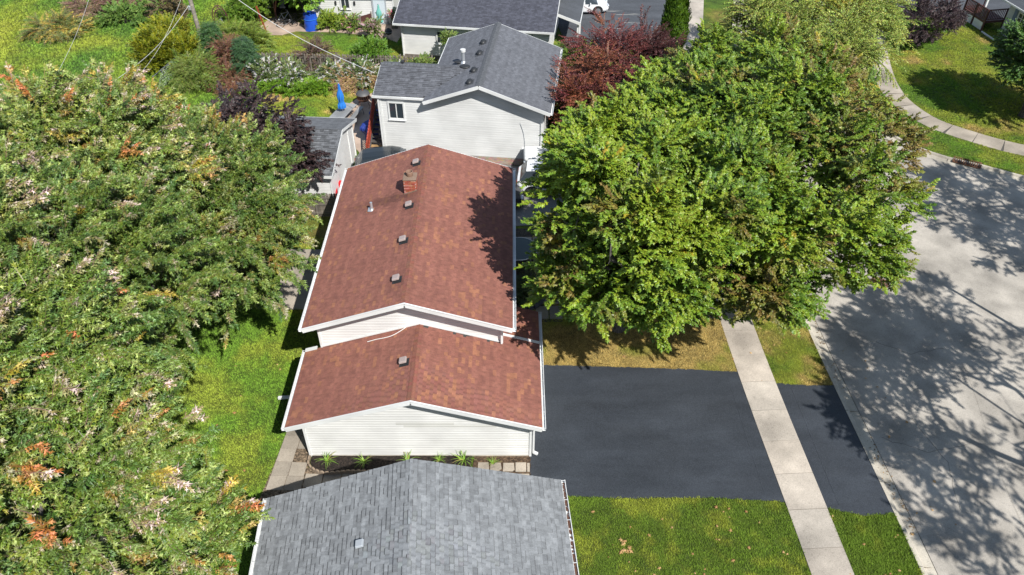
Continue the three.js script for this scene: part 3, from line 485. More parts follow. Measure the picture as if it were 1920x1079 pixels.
  // vents, pipe, chimney
  const slope = (x) => mR - Math.abs(x) * (mR - mE) / mH;
  const nL = mLp.N, uL = V(0, 0, 1);
  for (const z of [-10.05, -6.55, -4.02, -1.5]) boxVent(t, V(-0.43, slope(0.43), z), nL, uL, 0.3, M.brownvent);
  boxVent(t, V(gX - 0.42, gR - 0.42 * 0.322, 1.4), gLp.N, uL, 0.3, M.brownvent);
  const px = -2.26, pz = -7.15, py = slope(2.26);
  part('plumbing_vent', [cyl(0.062, 0.058, 0.42, px, py - 0.02, pz, 14), cyl(0.13, 0.07, 0.08, px, py - 0.01, pz, 14), box(0.34, 0.012, 0.34, px, py + 0.02, pz)], M.tin, t);
  const cx = -0.5, cz = -7.95, cy = slope(0.5) - 0.2, ch = 0.84, cs = 0.56;
  const chim = part('chimney', box(cs - 0.03, ch, cs - 0.03, cx, cy + ch / 2, cz), M.mortar, t);
  const bricks = [], bt = [[0.34, 0.085, 0.05], [0.28, 0.07, 0.042], [0.40, 0.12, 0.07], [0.46, 0.2, 0.14]];
  for (let k = 0; k < 11; k++) for (let s = 0; s < 4; s++) for (let i = 0; i < 3; i++) {
    const w = 0.172, off = (i - 1) * 0.187 + (k % 2 ? 0.045 : -0.045); const g = box(Math.min(w, 2 * (cs / 2 - Math.abs(off)) + 0.0 > 0 ? w : w), 0.062, 0.02, clamp(off, -cs / 2 + w / 2, cs / 2 - w / 2), 0, cs / 2 - 0.006 + rr(0, 0.005));
    g.rotateY(s * Math.PI / 2).translate(cx, cy + 0.04 + k * 0.076, cz); const c = bt[Math.floor(R() * 4)].map((v) => v * rr(0.85, 1.15)); g.setAttribute('color', new THREE.BufferAttribute(new Float32Array(Array(g.attributes.position.count).fill(c).flat()), 3)); bricks.push(g);
  }
  part('brick', bricks, M.brick, chim).userData.kind = 'stuff';
  part('cap', [rbox(cs + 0.06, 0.07, cs + 0.06, 0.02, cx, cy + ch + 0.035, cz)], M.capstone, chim);
  part('flue', new THREE.LatheGeometry([[0.10, 0], [0.15, 0], [0.165, 0.2], [0.15, 0.22], [0.115, 0.22], [0.105, 0.03]].map(([a, b]) => new THREE.Vector2(a, b)), 20).translate(cx - 0.02, cy + ch + 0.07, cz - 0.05), M.flue, chim);
  part('lead_flashing', [bar(V(cx - 0.3, slope(0.8) + 0.03, cz + 0.3), V(cx + 0.3, slope(0.2) + 0.03, cz + 0.3), 0.03, 0.06)], M.capstone, chim);
}
{ // loose white cable lying over the garage roof
  const y = (x) => 4.1 - Math.abs(x + 3.68) * 0.3216 + 0.05;
  const pts = [[-4.15, -23.0], [-4.45, -22.78], [-4.8, -22.62], [-5.15, -22.6], [-5.45, -22.62], [-5.8, -22.6]].map(([x, z]) => V(x, y(x), z)); pts.unshift(V(-4.0, y(-4.0) + 0.1, -23.03));
  const m = part('cable', tube(pts, 0.014, 40, 6), M.wire); tag(m, 'loose white cable curling over the brown garage roof', 'cable');
}

// ---------- gray-roofed house at the bottom of the picture ----------
const greyTone = (k0, k1, b = 1.07) => (rnd, p, lam) => { const patch = 1 + (fbm(p.x * 0.45, p.z * 0.45, 3, 511) - 0.5) * 0.22; let k = lerp(k0, k1, rnd()) * patch; if (lam) k *= 0.97; return [k * 0.955, k, k * b]; };
{
  const t = thing('grey_roof_house', 'white house under light grey shingles, cut off below the garage', 'house', [-3.32, 0, -16.1], 0.074);
  const e = 2.8, rdg = 4.5, h = 5.03, L = 11;
  const Rp = plane(V(h, e, 0), V(h, e, L), V(0, rdg, 0)), Lp = plane(V(-h, e, 0), V(-h, e, L), V(0, rdg, 0));
  part('roof', [roofSlab(Rp, 0.1), roofSlab(Lp, 0.1)], M.deck, t);
  part('wall', [box(0.16, 2.7, L - 1, h - 0.55, 1.35, L / 2), box(0.16, 2.7, L - 1, -h + 0.55, 1.35, L / 2), box(2 * h - 1.1, 2.7, 0.16, 0, 1.35, 0.55), wallPrism([[-h + 0.5, 2.7], [h - 0.5, 2.7], [0, rdg - 0.16]], 0.14, (g) => g.translate(0, 0, 0.5))], M.siding, t);
  part('siding', [siding(V(-h + 0.47, 0, L - 0.5), V(-h + 0.47, 0, 0.5), V(-1, 0, 0), 0.05, () => 2.65), siding(V(h - 0.47, 0, 0.5), V(h - 0.47, 0, L - 0.5), V(1, 0, 0), 0.05, () => 2.65), siding(V(h - 0.5, 0, 0.47), V(-h + 0.5, 0, 0.47), V(0, 0, -1), 0.05, (s) => rdg - 0.17 - Math.abs(s - h + 0.5) * 0.338)], M.siding, t);
  const list = [], g = greyTone(0.30, 0.41, 1.04);
  const tone = (rnd, p, lam) => { const c = g(rnd, p, lam), q = rnd(); return q > 0.93 ? c.map((v) => v * 1.09) : q < 0.10 ? c.map((v) => v * 0.9) : c; };
  layShingles(list, Rp, 0.146, 0.13, 0.30, [], { seed: 21, tone, t: 0.009, raise: 2.6, gap: 0.004, line: [0.026, 0.6] }); layShingles(list, Lp, 0.146, 0.13, 0.30, [], { seed: 22, tone, t: 0.009, raise: 2.6, gap: 0.004, line: [0.034, 0.44] });  // painted butt shadow is wider and darker on the left slope
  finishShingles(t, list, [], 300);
  // ridge caps
  for (let z = 0; z < L; z += 0.19) { const k = rr(0.33, 0.40); part('ridge_cap', [roofSlab(plane(V(0.23, rdg - 0.075, z), V(0.23, rdg - 0.075, z + 0.24), V(0, rdg + 0.03, z)), 0.012), roofSlab(plane(V(-0.23, rdg - 0.075, z), V(-0.23, rdg - 0.075, z + 0.24), V(0, rdg + 0.03, z)), 0.012)].map((q) => q.translate(0, 0.062, 0)), [capMats(k)], t); }
  function capMats(k) { const i = Math.floor((k - 0.33) * 60); capMats.c ??= {}; return capMats.c[i] ??= mat(C(0.43 + i * 0.012, 0.455 + i * 0.012, 0.455 + i * 0.012), { map: T.shingle, roughness: 0.95 }); }
  parts('rake_board', [bar(V(-h, e - 0.13, 0.02), V(0, rdg - 0.13, 0.02), 0.03, 0.2), bar(V(h, e - 0.13, 0.02), V(0, rdg - 0.13, 0.02), 0.03, 0.2)], M.trim, t);
  const gr = part('gutter', gutter(V(h + 0.01, e, 0), V(h + 0.01, e, L), V(1, 0, 0), 0.13), M.trim, t);
  part('gutter', gutter(V(-h - 0.01, e, 0), V(-h - 0.01, e, L), V(-1, 0, 0), 0.13), M.trim, t);
  const lf = []; for (let i = 0; i < 160; i++) lf.push(box(rr(0.03, 0.09), 0.006, rr(0.03, 0.08), h + 0.075 + rr(-0.03, 0.03), e - 0.07 + rr(0, 0.02), rr(0.1, 5), rr(0, 3)).rotateZ(0)); part('leaf_litter', lf, mat(C(0.11, 0.05, 0.03)), gr).userData.kind = 'stuff';
  part('downspout', [bar(V(-h - 0.1, 2.68, 0.1), V(-h - 1.6, 2.45, -0.3), 0.07, 0.05)], M.tin, t);
  const s = (x) => rdg - Math.abs(x) * (rdg - e) / h; const vx = -1.52;
  boxVent(t, V(vx, s(vx) - 0.07, 2.75), Lp.N, V(0, 0, 1), 0.27, M.greyvent);
}

// ---------- gray house behind, with the side wing ----------
{
  const t = thing('grey_roof_house', 'pale grey house with dark grey roof, wing and wooden stairs behind the brown roof', 'house', [-1.88, 0, -40.85], -0.114);
  // local: ridge at x 0, front gable rake at z 0, back at z -8.9
  const rdg = 5.4, sl = 0.36, hr = 4.08, hl = 3.25, B = -8.75, eR = rdg - sl * hr, eL = rdg - sl * hl, wE = 4.2, wR = 5.05, wX = -6.3, wz0 = -0.55, wzr = -2.95, wz1 = -3.75, wB = 4.77;
  const Rp = plane(V(hr, eR, 0), V(hr, eR, B), V(0, rdg, 0)), Lp = plane(V(-hl, eL, 0), V(-hl, eL, B), V(0, rdg, 0));
  const Wf = plane(V(wX, wE, wz0), V(-0.9, wE, wz0), V(wX, wR, wzr)), Wb = plane(V(wX, wB, wz1), V(-0.9, wB, wz1), V(wX, wR, wzr));
  part('roof', [roofSlab(Rp, 0.1), roofSlab(Lp, 0.1), roofSlab(Wf, 0.08, ...(Wf.U.x > 0 ? [0, -hl + 0.6 - wX] : [Wf.lu - (-hl + 0.6 - wX), Wf.lu])), roofSlab(Wb, 0.08, ...(Wb.U.x > 0 ? [0, -hl + 0.6 - wX] : [Wb.lu - (-hl + 0.6 - wX), Wb.lu]))], M.deck, t);
  const g0 = greyTone(0.18, 0.235, 1.13), tone = (rnd, p, lam) => g0(rnd, p, lam), list = [];
  layShingles(list, Rp, 0.146, 0.2, 0.36, [], { seed: 31, tone, t: 0.010 }); layShingles(list, Lp, 0.146, 0.2, 0.36, [], { seed: 32, tone, t: 0.010 });
  const above = (p) => p.y > rdg - sl * Math.abs(p.x) - 0.02 || p.x < -hl;
  const darker = (rnd, p, lam) => { const c = g0(rnd, p, lam), k = rnd() < 0.4 ? 0.78 : 0.95; return c.map((v) => v * k); };
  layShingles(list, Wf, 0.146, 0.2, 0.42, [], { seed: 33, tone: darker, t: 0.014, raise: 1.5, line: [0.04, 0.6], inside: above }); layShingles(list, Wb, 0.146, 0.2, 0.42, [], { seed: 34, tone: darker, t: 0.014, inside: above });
  finishShingles(t, list, [], 0);
  const caps = []; for (let z = 0; z > B; z -= 0.2) for (const s of [-1, 1]) { const pl = plane(V(s * 0.2, rdg - 0.072, z), V(s * 0.2, rdg - 0.072, z - 0.26), V(0, rdg, z)); caps.push(roofSlab(pl, 0.012).translate(0, 0.045, 0)); }
  for (let x = wX; x < -3.0; x += 0.22) for (const s of [-1, 1]) { const pl = plane(V(x, wR - 0.06, wzr + s * 0.17), V(x + 0.19, wR - 0.06, wzr + s * 0.17), V(x, wR, wzr)); caps.push(roofSlab(pl, 0.02).translate(0, 0.045, 0)); }
  part('ridge_cap', caps, mat(C(0.175, 0.186, 0.205), { map: T.shingle, roughness: 0.95 }), t).userData.kind = 'stuff';
  // walls
  const wl = -2.9, wr = hr - 0.4, wz = -0.6, top = (x) => rdg - 0.18 - sl * Math.abs(x);
  part('wall', [wallPrism([[wX + 0.35, 0], [wr, 0], [wr, top(wr)], [0, top(0)], [-hl, top(hl)], [wX + 0.35, top(hl)]], 0.14, (g) => g.translate(0, 0, wz - 0.16)), box(0.16, 3.8, -B - 1, wr - 0.08, 1.9, B / 2), box(0.16, 4, 2.8, wX + 0.44, 2, -2.1), box(3, 4, 0.16, wX + 1.9, 2, -3.45), box(0.16, 4, 4, -hl + 0.5, 2, -6.6), box(7, 3.8, 0.16, 0.4, 1.9, B + 0.6)], M.graysiding, t);
  part('siding', [siding(V(wX + 0.35, 0, wz), V(wr, 0, wz), V(0, 0, 1), 0.5, (s) => { const x = s + wX + 0.35; return x < -hl ? top(hl) : top(x); }, 0.15, 0.016), siding(V(wX + 0.35, 0, -3.5), V(wX + 0.35, 0, wz), V(-1, 0, 0), 0.4, () => 4.05, 0.105), siding(V(wr, 0, wz), V(wr, 0, B + 0.6), V(1, 0, 0), 0.4, () => 3.75, 0.105)], M.graysiding, t);
  const fb = []; for (let k = 0; k < 6; k++) for (let x = wX + 0.4; x < wr - 0.1; x += 0.22) { const q = box(0.2, 0.07, 0.03, x + (k % 2) * 0.1, 0.04 + k * 0.08, wz + 0.0); const c = [0.42, 0.30, 0.24].map((v) => v * rr(0.8, 1.25)); q.setAttribute('color', new THREE.BufferAttribute(new Float32Array(Array(q.attributes.position.count).fill(c).flat()), 3)); fb.push(q); }
  part('brick', fb, M.brick, t).userData.kind = 'stuff';
  parts('corner_trim', [box(0.1, 3.5, 0.05, wr - 0.04, 2.2, wz + 0.03), box(0.1, 3.7, 0.05, wX + 0.39, 2.3, wz + 0.03), box(0.05, 3.7, 0.1, wX + 0.33, 2.3, wz - 0.03)], M.trim, t);
  const dn = V(0, -0.09, 0), fz = V(0, 0, 0.015);
  parts('rake_board', [[V(hr, eR, 0), V(0, rdg, 0)], [V(-hl - 0.0, eL, 0), V(0, rdg, 0)], [V(hr, eR, B), V(0, rdg, B)], [V(-hl, eL, B), V(0, rdg, B)]].map(([a, b]) => bar(a.clone().add(dn).add(fz), b.clone().add(dn).add(fz), 0.035, 0.2)), M.trim, t);
  parts('rake_board', [bar(V(wX - 0.0, wE - 0.08, wz0), V(wX, wR - 0.08, wzr), 0.03, 0.17), bar(V(wX, wB - 0.08, wz1), V(wX, wR - 0.08, wzr), 0.03, 0.17)], M.trim, t);
  part('fascia', [bar(V(-hl - 0.02, eL - 0.07, wz1 + 0.2), V(-hl - 0.02, eL - 0.07, B), 0.04, 0.18)], M.trim, t);
  part('gutter', gutter(V(wX - 0.05, wE, wz0 + 0.03), V(-hl + 0.35, wE, wz0 + 0.03), V(0, 0, 1)), M.trim, t);
  part('gutter', gutter(V(hr + 0.01, eR, 0), V(hr + 0.01, eR, B), V(1, 0, 0)), M.trim, t);
  part('downspout', [rbox(0.09, 3.6, 0.08, 0.012, wX + 0.28, 2.25, wz + 0.08), bar(V(wX + 0.28, 4.05, wz + 0.1), V(wX + 0.15, 4.12, wz0 + 0.1), 0.08, 0.08)], M.trim, t);
  windowIn(t, V(-5.0, 3.25, wz + 0.012), V(1, 0, 0), V(0, 0, 1), 0.82, 1.0, { blind: 0.3 });
  part('meter_box', rbox(0.3, 0.28, 0.16, 0.02, 2.55, 1.1, wz + 0.09), M.graysiding, t);
  part('conduit', tube([V(2.6, 1.2, wz + 0.04), V(2.55, 2.0, wz + 0.04), V(2.45, 2.5, wz + 0.05), V(2.3, 2.9, wz + 0.04)], 0.014, 16, 5), M.greyvent, t);
  // roof fittings on the left slope
  const sL = (x) => rdg - sl * Math.abs(x);
  for (const [x, z] of [[-0.6, -6.1], [-0.6, -4.55], [-0.6, -2.25], [-0.62, -0.75]]) {
    const v = part('roof_vent', [new THREE.SphereGeometry(0.24, 14, 8, 0, Math.PI * 2, 0, Math.PI / 2).scale(0.8, 0.75, 1.15).rotateZ(0.35).translate(x, sL(x) + 0.06, z)], M.darkvent, t);
    part('vent_base', [box(0.5, 0.03, 0.56).rotateZ(0.346).translate(x, sL(x) + 0.03, z)], M.oldasphalt, v);
  }
  part('roof_vent', [new THREE.SphereGeometry(0.26, 14, 8).scale(1.25, 0.3, 0.9).translate(-1.25, sL(1.25) + 0.14, -3.0)], M.darkvent, t);
  part('roof_vent', [new THREE.SphereGeometry(0.24, 14, 8).scale(1.2, 0.25, 0.8).translate(-1.8, sL(1.8) + 0.12, -4.0)], M.darkvent, t);
  part('stove_pipe', [cyl(0.1, 0.1, 0.75, -1.5, sL(1.5) - 0.02, -3.95, 14), cyl(0.2, 0.11, 0.14, -1.5, sL(1.5) - 0.03, -3.95, 14)], M.tin, t);
  part('pipe_cap', [cyl(0.155, 0.165, 0.14, -1.5, sL(1.5) + 0.7, -3.95, 16)], M.trim, t);
  part('plumbing_vent', cyl(0.06, 0.06, 0.26, -2.3, sL(2.3), -3.0, 10), M.tin, t);
  boxVent(t, V(-5.0, wR - 0.03, wzr - 0.05), V(0, 1, 0), V(1, 0, 0), 0.2, M.darkvent);
  boxVent(t, V(-2.75, sL(2.75) + 0.02, -2.7), V(0, 1, 0), V(1, 0, 0), 0.14, M.darkvent);
  // wooden stairs up the wing's side wall with a red railing
  const st = part('landing', [box(1.1, 0.06, 2.6, wX - 0.25, 2.0, -4.2)], M.greywood, t);
  for (let k = 0; k < 10; k++) part('step', box(0.85, 0.05, 0.27, wX - 0.22, 1.85 - k * 0.19, -2.75 + k * 0.255), k > 6 ? M.newwood : M.greywood, t);
  part('stringer', [bar(V(wX + 0.22, 1.9, -2.9), V(wX + 0.22, 0.02, -0.32), 0.05, 0.26), bar(V(wX - 0.66, 1.9, -2.9), V(wX - 0.66, 0.02, -0.32), 0.05, 0.26)], M.greywood, t);
  const rl = part('railing', [bar(V(wX - 0.72, 2.85, -2.9), V(wX - 0.72, 1.0, -0.35), 0.09, 0.05), bar(V(wX - 0.72, 2.15, -2.9), V(wX - 0.72, 0.28, -0.35), 0.05, 0.08), box(0.1, 1.1, 0.1, wX - 0.72, 0.5, -0.32)], M.redpaint, t);
  for (let k = 0; k < 16; k++) { const z = -2.8 + k * 0.16, y = lerp(2.1, 0.3, k / 15.5); part('baluster', box(0.035, 0.72, 0.05, wX - 0.72, y + 0.4, z), M.redpaint, rl); }
  const rl2 = part('railing', [box(0.06, 0.05, 2.5, wX - 0.76, 3.0, -4.2), box(0.06, 0.05, 2.5, wX - 0.76, 2.2, -4.2), ...[-5.4, -4.2, -3.0].map((z) => box(0.09, 3.0, 0.09, wX - 0.76, 1.5, z))], M.brownpaint, t);
  for (let k = 0; k < 15; k++) part('baluster', box(0.035, 0.8, 0.04, wX - 0.76, 2.6, -5.3 + k * 0.16), M.brownpaint, rl2);
}

// ---------- the shed-like detached garage ----------
{
  const t = thing('detached_garage', 'small white garage with grey shingle gable roof beside the dark purple tree', 'garage', [-9.8, 0, -39.55], -0.06);
  const rdg = 3.4, e = 2.35, d = 3.15, xL = -5.2, xR = 0.25;
  const Fp = plane(V(xL, e, d), V(xR, e, d), V(xL, rdg, 0)), Bp = plane(V(xL, e, -d), V(xR, e, -d), V(xL, rdg, 0));
  part('roof', [roofSlab(Fp, 0.1), roofSlab(Bp, 0.1)], M.deck, t);
  const list = [], g0 = greyTone(0.18, 0.26, 1.08), dk = (rnd, p, lam) => { const c = g0(rnd, p, lam), k = rnd() < 0.35 ? 0.62 : 1.05; return c.map((v) => v * k); };
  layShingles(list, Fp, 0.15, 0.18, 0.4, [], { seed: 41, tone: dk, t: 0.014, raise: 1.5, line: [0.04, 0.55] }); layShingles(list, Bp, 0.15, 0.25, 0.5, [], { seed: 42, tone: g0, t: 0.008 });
  finishShingles(t, list, [], 0);
  const w = d - 0.35;
  part('wall', [wallPrism([[-w, 0], [w, 0], [w, 2.3], [0, 3.2], [-w, 2.3]], 0.14, (g) => g.rotateY(Math.PI / 2).translate(-0.16, 0, 0)), box(4.6, 2.3, 0.14, -2.4, 1.15, w - 0.08), box(4.6, 2.3, 0.14, -2.4, 1.15, -w + 0.08), box(0.14, 2.3, 2 * w, xL + 0.5, 1.15, 0)], M.siding, t);
  part('siding', [siding(V(0, 0, w), V(0, 0, -w), V(1, 0, 0), 0.05, (s) => 3.2 - Math.abs(s - w) * 0.335, 0.16, 0.008), siding(V(-4.7, 0, w), V(0, 0, w), V(0, 0, 1), 0.05, () => 2.3, 0.1)], M.siding, t);
  parts('rake_board', [bar(V(xR, e - 0.08, d), V(xR, rdg - 0.08, 0), 0.035, 0.17), bar(V(xR, e - 0.08, -d), V(xR, rdg - 0.08, 0), 0.035, 0.17)], M.trim, t);
  part('fascia', [bar(V(xL, e - 0.08, d + 0.02), V(xR, e - 0.08, d + 0.02), 0.035, 0.16), bar(V(xL, e - 0.06, -d - 0.02), V(xR, e - 0.06, -d - 0.02), 0.035, 0.14)], M.trim, t);
  parts('corner_trim', [box(0.08, 2.25, 0.06, 0.0, 1.15, w + 0.02), box(0.06, 2.25, 0.09, 0.02, 1.15, -w + 0.02), box(0.05, 2.3, 0.5, 0.03, 1.15, -w + 0.9)], M.trim, t);
  boxVent(t, V(-2.4, rdg - 0.22, 0.6), Fp.N, V(1, 0, 0), 0.26, M.darkvent);
}

// ---------- third house beyond the back fence ----------
{
  const t = thing('dark_roof_house', 'long low white house with dark grey roof and seven black vents', 'house', [-8.62, 0, -55.81], 0.0);
  t.rotation.y = -Math.atan2(1.67, 11.56);
  const e = 2.8, L = 11.75, d = 4.4, rdg = e + d * 0.33;
  const Fp = plane(V(0, e, 0), V(L, e, 0), V(0, rdg, -d)), Bp = plane(V(0, e, -2 * d), V(L, e, -2 * d), V(0, rdg, -d));
  part('roof', [roofSlab(Fp, 0.1), roofSlab(Bp, 0.1)], M.deck, t);
  const list = [], g0 = greyTone(0.09, 0.14, 1.28);
  layShingles(list, Fp, 0.146, 0.22, 0.4, [], { seed: 51, tone: g0, t: 0.012 }); layShingles(list, Bp, 0.146, 0.6, 1.2, [], { seed: 52, tone: g0, t: 0.012 });
  finishShingles(t, list, [], 0);
  part('wall', [box(L - 0.9, e - 0.1, 0.16, L / 2, e / 2, -0.55), box(L - 0.9, e - 0.1, 0.16, L / 2, e / 2, -2 * d + 0.5), wallPrism([[0.45, 0], [2 * d - 0.45, 0], [2 * d - 0.45, e - 0.05], [d, rdg - 0.15], [0.45, e - 0.05]], 0.16, (g) => g.rotateY(Math.PI / 2).translate(0.45, 0, 0)), wallPrism([[0.45, 0], [2 * d - 0.45, 0], [2 * d - 0.45, e - 0.05], [d, rdg - 0.15], [0.45, e - 0.05]], 0.16, (g) => g.rotateY(Math.PI / 2).translate(L - 0.61, 0, 0))], M.siding, t);
  part('siding', [siding(V(0.45, 0, -0.47), V(L - 0.45, 0, -0.47), V(0, 0, 1), 0.3, () => e - 0.1, 0.11, 0.016), siding(V(0.45, 0, -2 * d + 0.5), V(0.45, 0, -0.47), V(-1, 0, 0), 0.3, () => e - 0.1, 0.11), siding(V(L - 0.45, 0, -0.47), V(L - 0.45, 0, -2 * d + 0.5), V(1, 0, 0), 0.3, () => e - 0.1, 0.11)], M.siding, t);
  part('foundation', [box(L - 0.85, 0.3, 0.2, L / 2, 0.15, -0.54)], M.oldwood2, t);
  parts('rake_board', [bar(V(0, e - 0.08, 0), V(0, rdg - 0.08, -d), 0.04, 0.18), bar(V(L, e - 0.08, 0), V(L, rdg - 0.08, -d), 0.04, 0.18)], M.trim, t);
  part('gutter', gutter(V(0, e, 0.02), V(L, e, 0.02), V(0, 0, 1)), M.trim, t);
  part('downspout', [rbox(0.09, 2.5, 0.08, 0.012, 0.5, 1.4, -0.42), bar(V(0.5, 2.6, -0.42), V(0.3, 2.72, 0.05), 0.08, 0.08), rbox(0.09, 2.4, 0.08, 0.012, L - 1.7, 1.4, -0.42)], M.trim, t);
  parts('corner_trim', [box(0.1, 2.5, 0.06, 0.5, 1.45, -0.45), box(0.1, 2.5, 0.06, L - 0.5, 1.45, -0.45)], M.trim, t);
  for (let k = 0; k < 7; k++) boxVent(t, V(4.1 + k * 1.16, e + 3.75 * 0.33, -3.75), Fp.N, V(1, 0, 0), 0.36, M.darkvent);
  const dr = part('door', box(0.95, 2.05, 0.06, L - 2.9, 1.25, -0.44), M.trim, t); part('door_frame', [box(0.1, 2.2, 0.09, L - 3.45, 1.3, -0.43), box(0.1, 2.2, 0.09, L - 2.35, 1.3, -0.43), box(1.2, 0.1, 0.09, L - 2.9, 2.35, -0.43)], M.trim, dr); part('handle', new THREE.SphereGeometry(0.05, 8, 6).translate(L - 2.55, 1.2, -0.38), M.steel, dr);
  windowIn(t, V(3.6, 1.75, -0.44), V(1, 0, 0), V(0, 0, 1), 0.9, 0.9, {});
  // small porch roof at the street end
  const Pp = plane(V(L + 1.55, 2.1, -3.6), V(L + 1.55, 2.1, -9.5), V(L - 0.35, 2.75, -3.6));
  part('porch_roof', [roofSlab(Pp, 0.12)], M.oldasphalt, t);
  part('porch_fascia', [bar(V(L + 1.57, 2.04, -3.55), V(L + 1.57, 2.04, -9.5), 0.05, 0.18), bar(V(L + 1.57, 2.04, -3.58), V(L - 0.4, 2.7, -3.58), 0.05, 0.2)], M.trim, t);
  part('porch_post', [box(0.12, 2.0, 0.12, L + 1.4, 1, -3.8), box(0.12, 2.0, 0.12, L + 1.4, 1, -6.5)], M.trim, t);
}

// ---------- far white garage at the top edge ----------
{
  const t = thing('white_outbuilding', 'white sided building with small window and pale blue door at the top edge', 'garage', [-16.0, 0, -62.5], -0.03);
  const L = 6.6, e = 2.75;
  part('wall', [box(L, e, 0.16, L / 2, e / 2, -0.1), box(0.16, e, 6, 0.08, e / 2, -3), box(0.16, e, 6, L - 0.08, e / 2, -3)], M.siding, t);
  part('siding', siding(V(0, 0, 0), V(L, 0, 0), V(0, 0, 1), 0.15, () => e, 0.17, 0.022), M.siding, t);
  part('roof', [roofSlab(plane(V(-0.3, e, 0.5), V(L + 0.3, e, 0.5), V(-0.3, e + 1.2, -3)), 0.12), roofSlab(plane(V(-0.3, e, -6.5), V(L + 0.3, e, -6.5), V(-0.3, e + 1.2, -3)), 0.12)], M.oldasphalt, t);
  part('fascia', bar(V(-0.3, e - 0.05, 0.52), V(L + 0.3, e - 0.05, 0.52), 0.05, 0.2), M.trim, t);
  windowIn(t, V(2.75, 1.75, 0.012), V(1, 0, 0), V(0, 0, 1), 0.62, 0.95, {});
  for (const x of [2.0, 3.5]) part('wall_lamp', [rbox(0.14, 0.3, 0.1, 0.02, x, 1.7, 0.07)], M.darkvent, t);
  const d = part('door', box(0.92, 2.05, 0.06, 5.45, 1.05, 0.04), M.bluedoor, t);
  part('door_frame', [box(0.1, 2.2, 0.1, 4.93, 1.1, 0.04), box(0.1, 2.2, 0.1, 5.97, 1.1, 0.04), box(1.14, 0.1, 0.1, 5.45, 2.2, 0.04)], M.greyvent, d); part('handle', new THREE.SphereGeometry(0.05, 8, 6).translate(5.12, 1.0, 0.09), M.steel, d);
  parts('corner_trim', [box(0.1, e, 0.06, 0.04, e / 2, 0.02), box(0.1, e, 0.06, L - 0.04, e / 2, 0.02)], M.trim, t);
}
{ // open lean-to with dark interior beside it
  const t = thing('lean_to_shelter', 'dark open lean-to shelter with bicycles under it beside the white building', 'shelter', [-18.9, 0, -63.6], -0.03);
  part('roof', [roofSlab(plane(V(-0.5, 2.5, 0.5), V(2.9, 2.5, 0.5), V(-0.5, 2.9, -3)), 0.12)], M.oldasphalt, t);
  part('post', [box(0.12, 2.5, 0.12, -0.3, 1.25, 0.3)], M.brownpaint, t); part('post', [box(0.12, 2.5, 0.12, 2.7, 1.25, 0.3)], M.brownpaint, t);
  part('back_wall', [box(3.2, 2.6, 0.1, 1.2, 1.3, -2.8), box(0.1, 2.6, 3, -0.4, 1.3, -1.4)], M.barkdark, t);
  part('brace', [bar(V(-0.25, 0.7, 0.5), V(0.15, 2.3, 0.4), 0.1, 0.1)], M.rust, t);
}

// ---------- pale blue-grey house at the top right corner ----------
{
  const t = thing('pale_house', 'pale house in shade with shuttered window at the top right corner', 'house', [38.5, 0, -60.4], -1.4);
  // local: far corner at 0,0; the shaded wall runs along +x and faces +z
  const e = 2.75, L = 9, D = 7;
  part('wall', [box(L, e, 0.16, L / 2, e / 2, 0), box(0.16, e, D, 0.08, e / 2, -D / 2)], M.cream, t);
  part('siding', [siding(V(0, 0, 0.09), V(L, 0, 0.09), V(0, 0, 1), 0.3, () => e, 0.12, 0.01)], M.cream, t);
  const Fp = plane(V(-0.5, e, 0.65), V(L, e, 0.65), V(-0.5, e + 1.5, -D / 2)); part('roof', [roofSlab(Fp, 0.12)], M.oldasphalt, t);
  part('gutter', gutter(V(-0.5, e, 0.68), V(L, e, 0.68), V(0, 0, 1)), M.trim, t);
  windowIn(t, V(1.6, 1.65, 0.1), V(1, 0, 0), V(0, 0, 1), 0.7, 1.1, { cross: 1 });
  for (const x of [0.85, 2.35]) part('shutter', rbox(0.34, 1.3, 0.05, 0.01, x, 1.65, 0.13), mat(C(0.17, 0.22, 0.30)), t);
  part('porch_post', box(0.14, 2.7, 0.14, -1.6, 1.35, 0.9), M.trim, t);
  part('downspout', [box(1.6, 0.1, 0.1, 0.3, 0.08, 1.3)], M.trim, t);
  const p = part('porch', [box(2.7, 0.18, 1.8, -2.05, 0.75, 0.3)], M.brownpaint, t);
  for (const [x, z] of [[-0.7, -0.5], [-0.7, 1.2], [-2.05, 1.2], [-3.4, 1.2], [-3.4, -0.5]]) part('rail_post', box(0.11, 1.75, 0.11, x, 0.88, z), M.brownpaint, p);
  part('rail', [box(0.08, 0.08, 1.7, -0.7, 1.7, 0.35), box(0.06, 0.06, 1.7, -0.7, 0.95, 0.35), box(2.7, 0.08, 0.08, -2.05, 1.7, 1.2), box(2.7, 0.06, 0.06, -2.05, 0.95, 1.2), box(0.08, 0.08, 1.7, -3.4, 1.7, 0.35), box(0.06, 0.06, 1.7, -3.4, 0.95, 0.35)], M.brownpaint, p);
  for (let i = 0; i < 11; i++) part('baluster', box(0.035, 0.7, 0.04, -0.7, 1.32, -0.4 + i * 0.15), M.brownpaint, p);
  for (let i = 0; i < 17; i++) part('baluster', box(0.08, 0.7, 0.03, -3.3 + i * 0.155, 1.32, 1.2), M.brownpaint, p);
  for (const x of [-1.38, -2.72]) part('skirt_panel', box(1.1, 0.6, 0.05, x, 0.36, 1.18), M.trim, p);
  for (let i = 0; i < 3; i++) part('step', box(0.3, 0.5 - i * 0.16, 1.3, -3.6 - i * 0.28, 0.25 - i * 0.08, 0.35), M.brownpaint, p);
}

